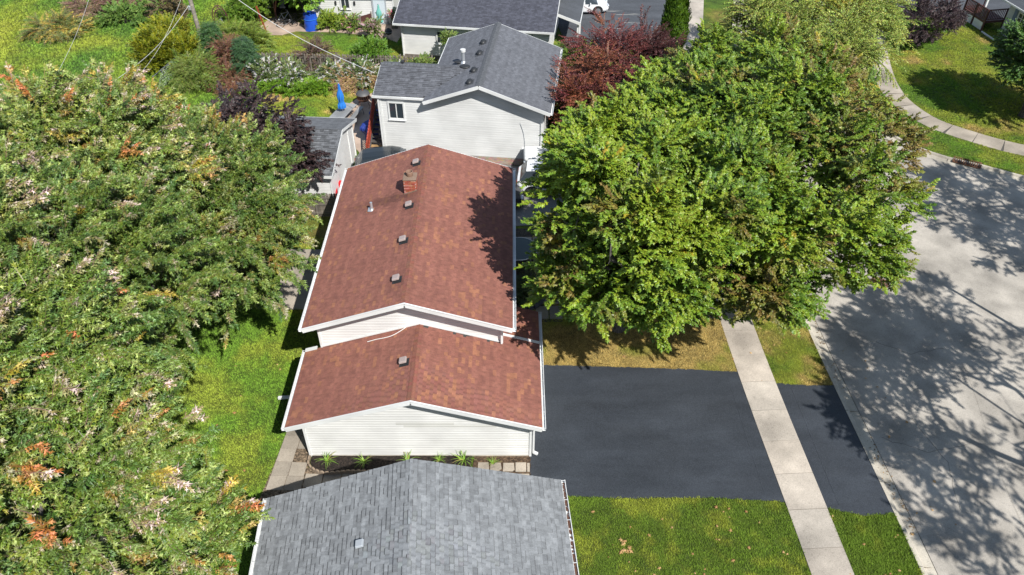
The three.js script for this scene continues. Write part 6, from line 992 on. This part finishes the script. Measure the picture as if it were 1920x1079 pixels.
// ---------- far yard ----------
{
  const t = thing('utility_pole', 'grey weathered wooden utility pole at the upper left', 'pole', [-23.3, 0, -57.2]);
  part('pole', rod(V(0, 0, 0), V(-0.12, 10, 0.1), 0.17, 0.12, 12), M.pole, t);
  part('crossarm', box(2.2, 0.12, 0.1, 0, 9.3, 0.12), M.pole, t);
  part('insulator', [cyl(0.05, 0.03, 0.15, -0.9, 9.36, 0.12, 8), cyl(0.05, 0.03, 0.15, 0.9, 9.36, 0.12, 8)], M.steel, t);
  part('wire_bracket', [rbox(0.2, 0.3, 0.2, 0.04, -0.22, 3.4, 0.12)], M.tin, t);
  const sag = (a, b, s, n = 14) => { const o = []; for (let i = 0; i <= n; i++) { const f = i / n, p = a.clone().lerp(b, f); p.y -= Math.sin(f * Math.PI) * s; o.push(p); } return o; };
  const wire = (label, a, b, s, r) => tag(part('overhead_wire', tube(sag(a, b, s), r, 50, 5), M.wire), label, 'wire');
  wire('white service drop cable from the pole to the grey wing roof', V(-23.3, 7.3, -57.1), V(-8.1, 4.85, -43.6), 0.9, 0.019);
  wire('thin guy wire falling from the pole toward the silver maples', V(-23.5, 3.6, -57.0), V(-22.6, 5.4, -41), 0.5, 0.013);
  wire('thin overhead wire crossing the open field', V(-30.5, 6.8, -62), V(-23.0, 7.2, -34), 0.9, 0.008);
  wire('dark telephone wire across the field edge', V(-23.4, 5.0, -57.3), V(-21.5, 6.0, -37), 1.2, 0.008);
}
{
  const t = thing('garden_arch', 'brown lattice arch standing by the chain fence under the pole', 'arch', [-22.7, 0, -60.4], 0.5);
  for (const z of [-0.35, 0.35]) part('hoop', tube([V(-0.5, 0, z), V(-0.52, 1.2, z), V(-0.36, 1.9, z), V(0, 2.15, z), V(0.36, 1.9, z), V(0.52, 1.2, z), V(0.5, 0, z)], 0.035, 40, 6), M.brownpaint, t);
  for (let k = 0; k < 22; k++) { const f = k / 21, a = Math.PI * f, x = -Math.cos(a) * 0.5, y = f < 0.3 ? f / 0.3 * 1.3 : f > 0.7 ? (1 - f) / 0.3 * 1.3 : 1.3 + Math.sin((f - 0.3) / 0.4 * Math.PI) * 0.82; part('lath', bar(V(f < 0.3 ? -0.52 : f > 0.7 ? 0.52 : x, y, -0.36), V(f < 0.3 ? -0.52 : f > 0.7 ? 0.52 : x, y, 0.36), 0.04, 0.02), M.brownpaint, t); }
}
{ // chain fence running from the field corner past the pole
  const m = mat(C(0.42, 0.47, 0.46), { roughness: 0.4, metalness: 0.6 });
  const t = thing('chain_link_fence', 'low chain link fence from the silver maples up past the pole', 'fence', [-24.6, 0, -50.5]);
  const a = V(0, 0, 0), b = V(2.4, 0, -12.6), L = a.distanceTo(b); const wires = [];
  for (let i = 0; i < 90; i++) for (const s of [-1, 1]) { const f = i / 90, g = clamp(f + s * 1.15 / L), c = Math.abs(g - f) * L; wires.push(rod(a.clone().lerp(b, f).add(V(0, 0.05, 0)), a.clone().lerp(b, g).add(V(0, 0.05 + c, 0)), 0.006, 0.006, 3)); }
  part('mesh', wires, m, t); part('top_rail', rod(V(0, 1.22, 0), b.clone().add(V(0, 1.22, 0)), 0.022), m, t);
  for (let i = 0; i <= 5; i++) { const p = a.clone().lerp(b, i / 5); part('post', cyl(0.03, 0.03, 1.28, p.x, 0, p.z, 8), m, t); }
}
{
  const t = thing('tarp_bin', 'shiny blue tarp wrapped bin by the small tree at the far wall', 'bin', [-15.95, 0, -61.35], 0.2), g = new THREE.CylinderGeometry(0.5, 0.56, 1.25, 22, 10), p = g.attributes.position;
  for (let i = 0; i < p.count; i++) { const k = 1 + 0.12 * (vnoise(p.getX(i) * 5 + 9, p.getY(i) * 3 + 9, p.getZ(i) * 5 + 9, 5) - 0.5) * 2; p.setXYZ(i, p.getX(i) * k, p.getY(i) + 0.64, p.getZ(i) * k); }
  g.computeVertexNormals(); part('cover', g, M.tarp, t); part('rope', new THREE.TorusGeometry(0.54, 0.02, 6, 24).rotateX(Math.PI / 2).translate(0, 0.9, 0), M.bluecloth, t);
}
{
  const t = thing('planter_screen', 'brown wooden screen leaning at the edge of the far flower bed', 'screen', [-11.55, 0, -61.3], 0.7);
  for (let i = 0; i < 6; i++) part('plank', box(0.155, 1.1, 0.03, -0.42 + i * 0.162, 0.62, 0), M.brownpaint, t); part('rail', [box(1.0, 0.07, 0.04, 0, 0.25, -0.03), box(1.0, 0.07, 0.04, 0, 1.0, -0.03)], M.brownpaint, t); part('post', [box(0.08, 1.3, 0.08, -0.52, 0.65, 0), box(0.08, 1.3, 0.08, 0.52, 0.65, 0)], M.oldwood, t);
}
{
  const t = thing('kettle_grill', 'black kettle grill on legs beside the dark-roofed house', 'grill', [-9.5, 0.0, -59.0]);
  part('bowl', new THREE.SphereGeometry(0.29, 18, 12).scale(1, 0.85, 1).translate(0, 0.8, 0), M.black, t); part('rim', new THREE.TorusGeometry(0.29, 0.015, 6, 24).rotateX(Math.PI / 2).translate(0, 0.8, 0), M.steel, t); part('handle', box(0.14, 0.03, 0.03, 0, 1.07, 0), M.brownpaint, t);
  for (let k = 0; k < 3; k++) { const a = k * 2.09; part('leg', rod(V(Math.cos(a) * 0.15, 0.62, Math.sin(a) * 0.15), V(Math.cos(a) * 0.3, 0, Math.sin(a) * 0.3), 0.014), M.steel, t); }
}
{
  const t = thing('swing_post', 'dark red A-shaped post on the far concrete pad', 'post', [-19.45, 0, -60.75]);
  part('post', bar(V(0, 0, 0), V(-0.35, 2.1, 0.05), 0.11, 0.11), M.redpaint, t); part('brace', bar(V(-0.55, 0, -0.2), V(-0.3, 1.5, 0), 0.09, 0.09), M.brownpaint, t);
  const c = thing('potted_bin', 'round black pot lying beside the dark red post', 'pot', [-20.35, 0, -60.9], 0.4); part('pot', new THREE.LatheGeometry([[0.05, 0], [0.26, 0.02], [0.34, 0.5], [0.36, 0.52], [0.31, 0.5], [0.25, 0.06]].map(([a, b]) => new THREE.Vector2(a, b)), 18), M.black, c);
}
{ // slatted grey bench-like trailer with a small printed mark
  const t = thing('utility_trailer', 'grey slatted utility trailer parked at the far pad, with a small red and blue mark', 'trailer', [-19.7, 0, -64.9], -0.06);
  for (let i = 0; i < 9; i++) part('slat', box(1.75, 0.14, 0.03, 0, 0.55 + i * 0.155, -0.02 - i * 0.07), M.greyvent, t);
  part('bed', box(1.8, 0.1, 1.7, 0, 0.42, -0.9), M.black, t); part('bumper', rbox(1.9, 0.14, 0.12, 0.03, 0, 0.4, 0.06), M.trim, t);
  part('logo', [box(0.13, 0.32, 0.012, -0.07, 0.86, -0.02)], mat(C(0.62, 0.1, 0.1)), t); part('logo', [box(0.13, 0.32, 0.012, 0.07, 0.86, -0.018)], mat(C(0.05, 0.16, 0.5)), t); part('logo', [rbox(0.06, 0.2, 0.012, 0.02, 0.0, 0.86, -0.006)], M.trim, t);
  for (const s of [-1, 1]) part('wheel', new THREE.CylinderGeometry(0.33, 0.33, 0.2, 18).rotateZ(Math.PI / 2).translate(s * 0.8, 0.33, -0.6), M.rubber, t);
}
function bicycle(x, z, turn, label, lean, m) {
  const t = thing('bicycle', label, 'bicycle', [x, 0, z], turn, 'bicycles by the lean-to'); const g = new THREE.Group();
  t.rotation.order = 'YXZ'; t.rotation.x = lean;
  for (const s of [-0.52, 0.52]) { const w = part('wheel', new THREE.TorusGeometry(0.31, 0.022, 6, 26).translate(s, 0.33, 0), M.rubber, t); const sp = []; for (let k = 0; k < 10; k++) { const a = k * 0.628; sp.push(rod(V(s, 0.33, 0), V(s + Math.cos(a) * 0.3, 0.33 + Math.sin(a) * 0.3, 0), 0.003, 0.003, 3)); } part('spoke', sp, M.steel, w); }
  part('frame', [rod(V(-0.52, 0.33, 0), V(-0.08, 0.3, 0), 0.016), rod(V(-0.08, 0.3, 0), V(-0.2, 0.78, 0), 0.018), rod(V(-0.2, 0.72, 0), V(0.35, 0.78, 0), 0.018), rod(V(-0.08, 0.3, 0), V(0.36, 0.7, 0), 0.02), rod(V(0.34, 0.88, 0), V(0.52, 0.33, 0), 0.016), rod(V(-0.52, 0.33, 0), V(-0.19, 0.7, 0), 0.012)], m, t);
  part('saddle', rbox(0.24, 0.06, 0.14, 0.03, -0.22, 0.84, 0), M.black, t); part('handlebar', tube([V(0.25, 0.95, 0.26), V(0.36, 0.93, 0.12), V(0.36, 0.92, 0), V(0.36, 0.93, -0.12), V(0.25, 0.95, -0.26)], 0.014, 14, 5), M.steel, t);
}
bicycle(-18.0, -61.7, 0.2, 'silver bicycle lying in front of the lean-to', -1.15, M.steel); bicycle(-17.2, -62.2, -0.3, 'dark bicycle standing in the lean-to shade', -0.25, M.black); bicycle(-18.3, -62.6, 0.5, 'bicycle leaning on the lean-to post', -0.35, M.tin);
{ const t = thing('flower_planter', 'square wooden planter with pink flowers beside the far door', 'planter', [-9.35, 0, -61.6]); part('box', [rbox(0.5, 0.6, 0.5, 0.02, 0, 0.3, 0)], M.oldwood, t); const rnd = rngOf(9), it = []; for (let i = 0; i < 90; i++) it.push({ p: V(rr(-0.25, 0.3, rnd), rr(0.6, 1.3, rnd), rr(-0.25, 0.25, rnd)), d: V(rr(-1, 1, rnd), rr(0, 1, rnd), rr(-1, 1, rnd)), s: rr(0.6, 1, rnd), c: rnd() < 0.3 ? C(0.6, 0.16, 0.2) : C(...mixC([0.08, 0.18, 0.02], [0.2, 0.32, 0.03], rnd())) }); crown(t, it, SPR.shrub, M.leaf, 'foliage'); }
{ const t = thing('yard_sign', 'small white sign in the flowers at the corner of the dark-roofed house', 'sign', [4.45, 0, -53.4], -0.1); part('board', box(0.5, 0.32, 0.03, 0, 0.95, 0), M.trim, t); part('stake', box(0.04, 0.8, 0.03, 0, 0.4, 0), M.oldwood, t); }
{ // low edging walls in the garden right of the grey house
  const t = thing('garden_edging', 'tan timber edging round the beds right of the grey house', 'edging', [3.9, 0, -48]); part('timber', bar(V(0.1, 0.08, 3.2), V(0.5, 0.08, -2.6), 0.14, 0.16), M.oldwood, t); part('timber', bar(V(-0.2, 0.08, -3.3), V(1.6, 0.08, -3.1), 0.14, 0.16), M.oldwood, t); part('timber', bar(V(-0.1, 0.08, -4.4), V(1.2, 0.08, -4.3), 0.14, 0.16), M.oldwood, t); }
// ---------- beside the brown roof, under the maple ----------
{
  const t = thing('stone_ring', 'round grey stone ring planter under the maple beside the brown roof', 'stone ring', [0.42, 0, -29.3]);
  for (let i = 0; i < 22; i++) { const a = i / 22 * 6.283; const m = part('stone', rbox(0.32, 0.3, 0.24, 0.05, 0, 0.15, 0), [M.oldasphalt, M.kerb, M.greyvent][0], t); m.position.set(Math.cos(a) * 1.12, rr(-0.02, 0.02), Math.sin(a) * 1.12); m.rotation.y = -a + Math.PI / 2; }
  part('soil', cyl(1.02, 1.02, 0.16, 0, 0, 0, 24), M.soil, t); const rnd = rngOf(19), it = []; for (let i = 0; i < 160; i++) { const a = rnd() * 6.28, r = Math.sqrt(rnd()) * 0.9; it.push({ p: V(Math.cos(a) * r, rr(0.15, 0.5, rnd), Math.sin(a) * r), d: V(rr(-1, 1, rnd), rr(0.2, 1, rnd), rr(-1, 1, rnd)), s: rr(0.6, 1, rnd), c: C(...mixC([0.04, 0.09, 0.02], [0.14, 0.2, 0.05], rnd())) }); } crown(t, it, SPR.frond, M.leaf, 'foliage');
  const g = thing('garden_table', 'round glass topped garden table under the maple', 'table', [0.35, 0, -32.1]);
  part('tabletop', cyl(0.95, 0.95, 0.03, 0, 0.72, 0, 34), new THREE.MeshPhysicalMaterial({ color: C(0.05, 0.085, 0.085), roughness: 0.15 }), g); part('rim', new THREE.TorusGeometry(0.95, 0.025, 6, 36).rotateX(Math.PI / 2).translate(0, 0.735, 0), M.tin, g);
  for (let k = 0; k < 4; k++) { const a = k * Math.PI / 2 + 0.5; part('leg', rod(V(Math.cos(a) * 0.6, 0.72, Math.sin(a) * 0.6), V(Math.cos(a) * 0.7, 0, Math.sin(a) * 0.7), 0.022), M.tin, g); }
  const s = struct('stepping_stones', sheet([[0.3, -27.4], [2.4, -27.4], [2.4, -34.8], [0.1, -34.8]], -0.1, 0.012), mat(C(0.2, 0.17, 0.14), { map: T.soil })); tag(s, 'grey stepping stones on bare earth under the maple');
  for (let k = 0; k < 6; k++) for (let i = 0; i < 2; i++) part('slab', sheet([[1.15 + i * 0.66 - (k > 3 ? 0.7 : 0), -27.6 - k * 1.1], [1.75 + i * 0.66 - (k > 3 ? 0.7 : 0), -27.6 - k * 1.1], [1.75 + i * 0.66 - (k > 3 ? 0.7 : 0), -28.5 - k * 1.1], [1.15 + i * 0.66 - (k > 3 ? 0.7 : 0), -28.5 - k * 1.1]], -0.05, 0.035 + rr(0, 0.01)), M.oldwalk[(k + i) % 3], s);
}
{ const e = struct('edging_strip', sheet([[0.78, -23.6], [1.12, -23.6], [1.14, -25.6], [0.8, -25.6]], -0.05, 0.008), M.soil); tag(e, 'narrow brick edging by the porch corner'); for (let k = 0; k < 8; k++) part('brick', rbox(0.2, 0.06, 0.21, 0.01, 1.24, 0.03, -23.75 - k * 0.235), [M.scallop, M.capstone, M.oldwalk[1]][k % 3], e); }
// ---------- flower bed with scalloped edging ----------
{
  const bed = [[-8.0, -19.6], [-1.62, -19.6], [-1.62, -18.82], [-6.4, -18.88], [-7.35, -18.80], [-7.85, -18.98], [-8.02, -19.25]];
  const b = struct('flower_bed', sheet(bed, -0.1, 0.035), M.soil); tag(b, 'dark mulch bed along the garage wall with daylilies');
  const path = smooth([[-8.04, -19.55], [-8.06, -19.2], [-7.82, -18.93], [-7.35, -18.74], [-6.4, -18.82], [-5.2, -18.8], [-4, -18.78], [-2.8, -18.76], [-1.62, -18.76]], 34);
  for (let i = 0; i < path.length - 1; i++) { const [x0, z0] = path[i], [x1, z1] = path[i + 1], l = Math.hypot(x1 - x0, z1 - z0); const s = new THREE.Shape(); s.moveTo(-l / 2 + 0.006, 0); s.lineTo(l / 2 - 0.006, 0); s.lineTo(l / 2 - 0.006, 0.09); s.absarc(0, 0.09, l / 2 - 0.006, 0, Math.PI, false); const m = part('edging_stone', new THREE.ExtrudeGeometry(s, { depth: 0.06, bevelEnabled: true, bevelSize: 0.006, bevelThickness: 0.006, bevelSegments: 1 }), M.scallop, b); m.position.set((x0 + x1) / 2, 0, (z0 + z1) / 2); m.rotation.y = -Math.atan2(z1 - z0, x1 - x0); }
}
// ---------- small things ----------
{ // fallen maple leaves
  const g = (() => { const out = []; leafTris('maple', new THREE.Matrix4().makeScale(0.16, 0.16, 0.16), 0.5, out); const q = new THREE.BufferGeometry(); q.setAttribute('position', new THREE.BufferAttribute(new Float32Array(out.flatMap((v) => [v.x, v.y + 0.05, v.z])), 3)); q.setAttribute('uv', new THREE.BufferAttribute(new Float32Array(out.length * 2), 2)); q.computeVertexNormals(); return q; })();
  const rnd = rngOf(99), pts = []; for (let i = 0; i < 9; i++) pts.push([4.25 + rr(-0.28, 0.28, rnd), -15.55 + rr(-0.25, 0.25, rnd)]); for (let i = 0; i < 34; i++) pts.push([rr(2.0, 10, rnd), rr(-17.3, -13.6, rnd)]); for (let i = 0; i < 9; i++) pts.push([rr(11.8, 14.4, rnd), rr(-17, -14, rnd)]); for (let i = 0; i < 9; i++) pts.push([rr(10.2, 14.2, rnd), rr(-27, -23.6, rnd)]); for (let i = 0; i < 14; i++) pts.push([rr(14.6, 16.6, rnd), rr(-26, -16, rnd)]); for (let i = 0; i < 10; i++) pts.push([rr(2, 10, rnd), rr(-27, -24.6, rnd)]); for (let i = 0; i < 10; i++) pts.push([rr(-12.5, -9, rnd), rr(-25, -18, rnd)]);
  const im = new THREE.InstancedMesh(g, mat(C(1, 1, 1), { roughness: 0.8 }), pts.length); im.name = 'fallen_leaves'; im.castShadow = true; const q = new THREE.Matrix4(), e = new THREE.Euler();
  pts.forEach(([x, z], i) => { e.set(rr(-0.4, 0.4, rnd), rnd() * 6.28, rr(-0.4, 0.4, rnd)); q.makeRotationFromEuler(e).scale(V(1, 1, 1).multiplyScalar(i < 9 ? 1.2 : rr(0.45, 1.0, rnd))).setPosition(x, x > 14.5 ? -0.1 : 0.02, z); im.setMatrixAt(i, q); im.setColorAt(i, C(...mixC([0.55, 0.36, 0.16], [0.32, 0.16, 0.06], rnd()))); }); scene.add(im); tag(im, 'scattered tan fallen leaves on the lawn, walk and driveway', null, null, 'stuff');
}
{ // litter and grit in the gutter of the near kerb
  const rnd = rngOf(123), g = new THREE.CircleGeometry(0.5, 6).rotateX(-Math.PI / 2).scale(1, 1, 0.6), line = offset(nearK, 0.42), pts = [];
  for (let i = 0; i < 900; i++) { const k = rnd() * 45, a = line[Math.floor(k)], b = line[Math.floor(k) + 1], f = k % 1, clump = vnoise(k * 0.9, 3, 0, 5); if (clump < 0.42) continue; pts.push([lerp(a[0], b[0], f) + rr(-0.14, 0.22, rnd) * (clump * 1.4), lerp(a[1], b[1], f)]); }
  const im = new THREE.InstancedMesh(g, mat(C(1, 1, 1), { roughness: 1 }), pts.length); im.name = 'gutter_litter'; im.receiveShadow = true; const q = new THREE.Matrix4(), e = new THREE.Euler();
  pts.forEach(([x, z], i) => { e.set(rr(-0.2, 0.2, rnd), rnd() * 6.28, rr(-0.2, 0.2, rnd)); const k = rr(0.025, 0.1, rnd); q.makeRotationFromEuler(e).scale(V(k, k, k)).setPosition(x, -0.098 + rr(0, 0.008, rnd), z); im.setMatrixAt(i, q); im.setColorAt(i, C(...mixC([0.40, 0.27, 0.15], [0.16, 0.11, 0.07], rnd()))); });
  scene.add(im); tag(im, 'brown leaf litter and grit along the near street gutter', null, null, 'stuff');
}
{ // street lamp beyond the right edge, its shadow lies across the road
  const t = thing('street_lamp', 'tall street lamp beyond the road whose shadow crosses the concrete', 'street lamp', [25.6, -0.1, -24.6]);
  part('pole', rod(V(0, 0, 0), V(-0.2, 8.2, -0.2), 0.11, 0.07, 10), M.steel, t); part('arm', rod(V(-0.2, 8.15, -0.2), V(-0.9, 8.5, -0.9), 0.05, 0.04, 8), M.steel, t); part('lamp_head', rbox(0.32, 0.14, 0.7, 0.05, -1.05, 8.5, -1.05, 0.7), M.greyvent, t);
}
renderer.render(scene, camera);
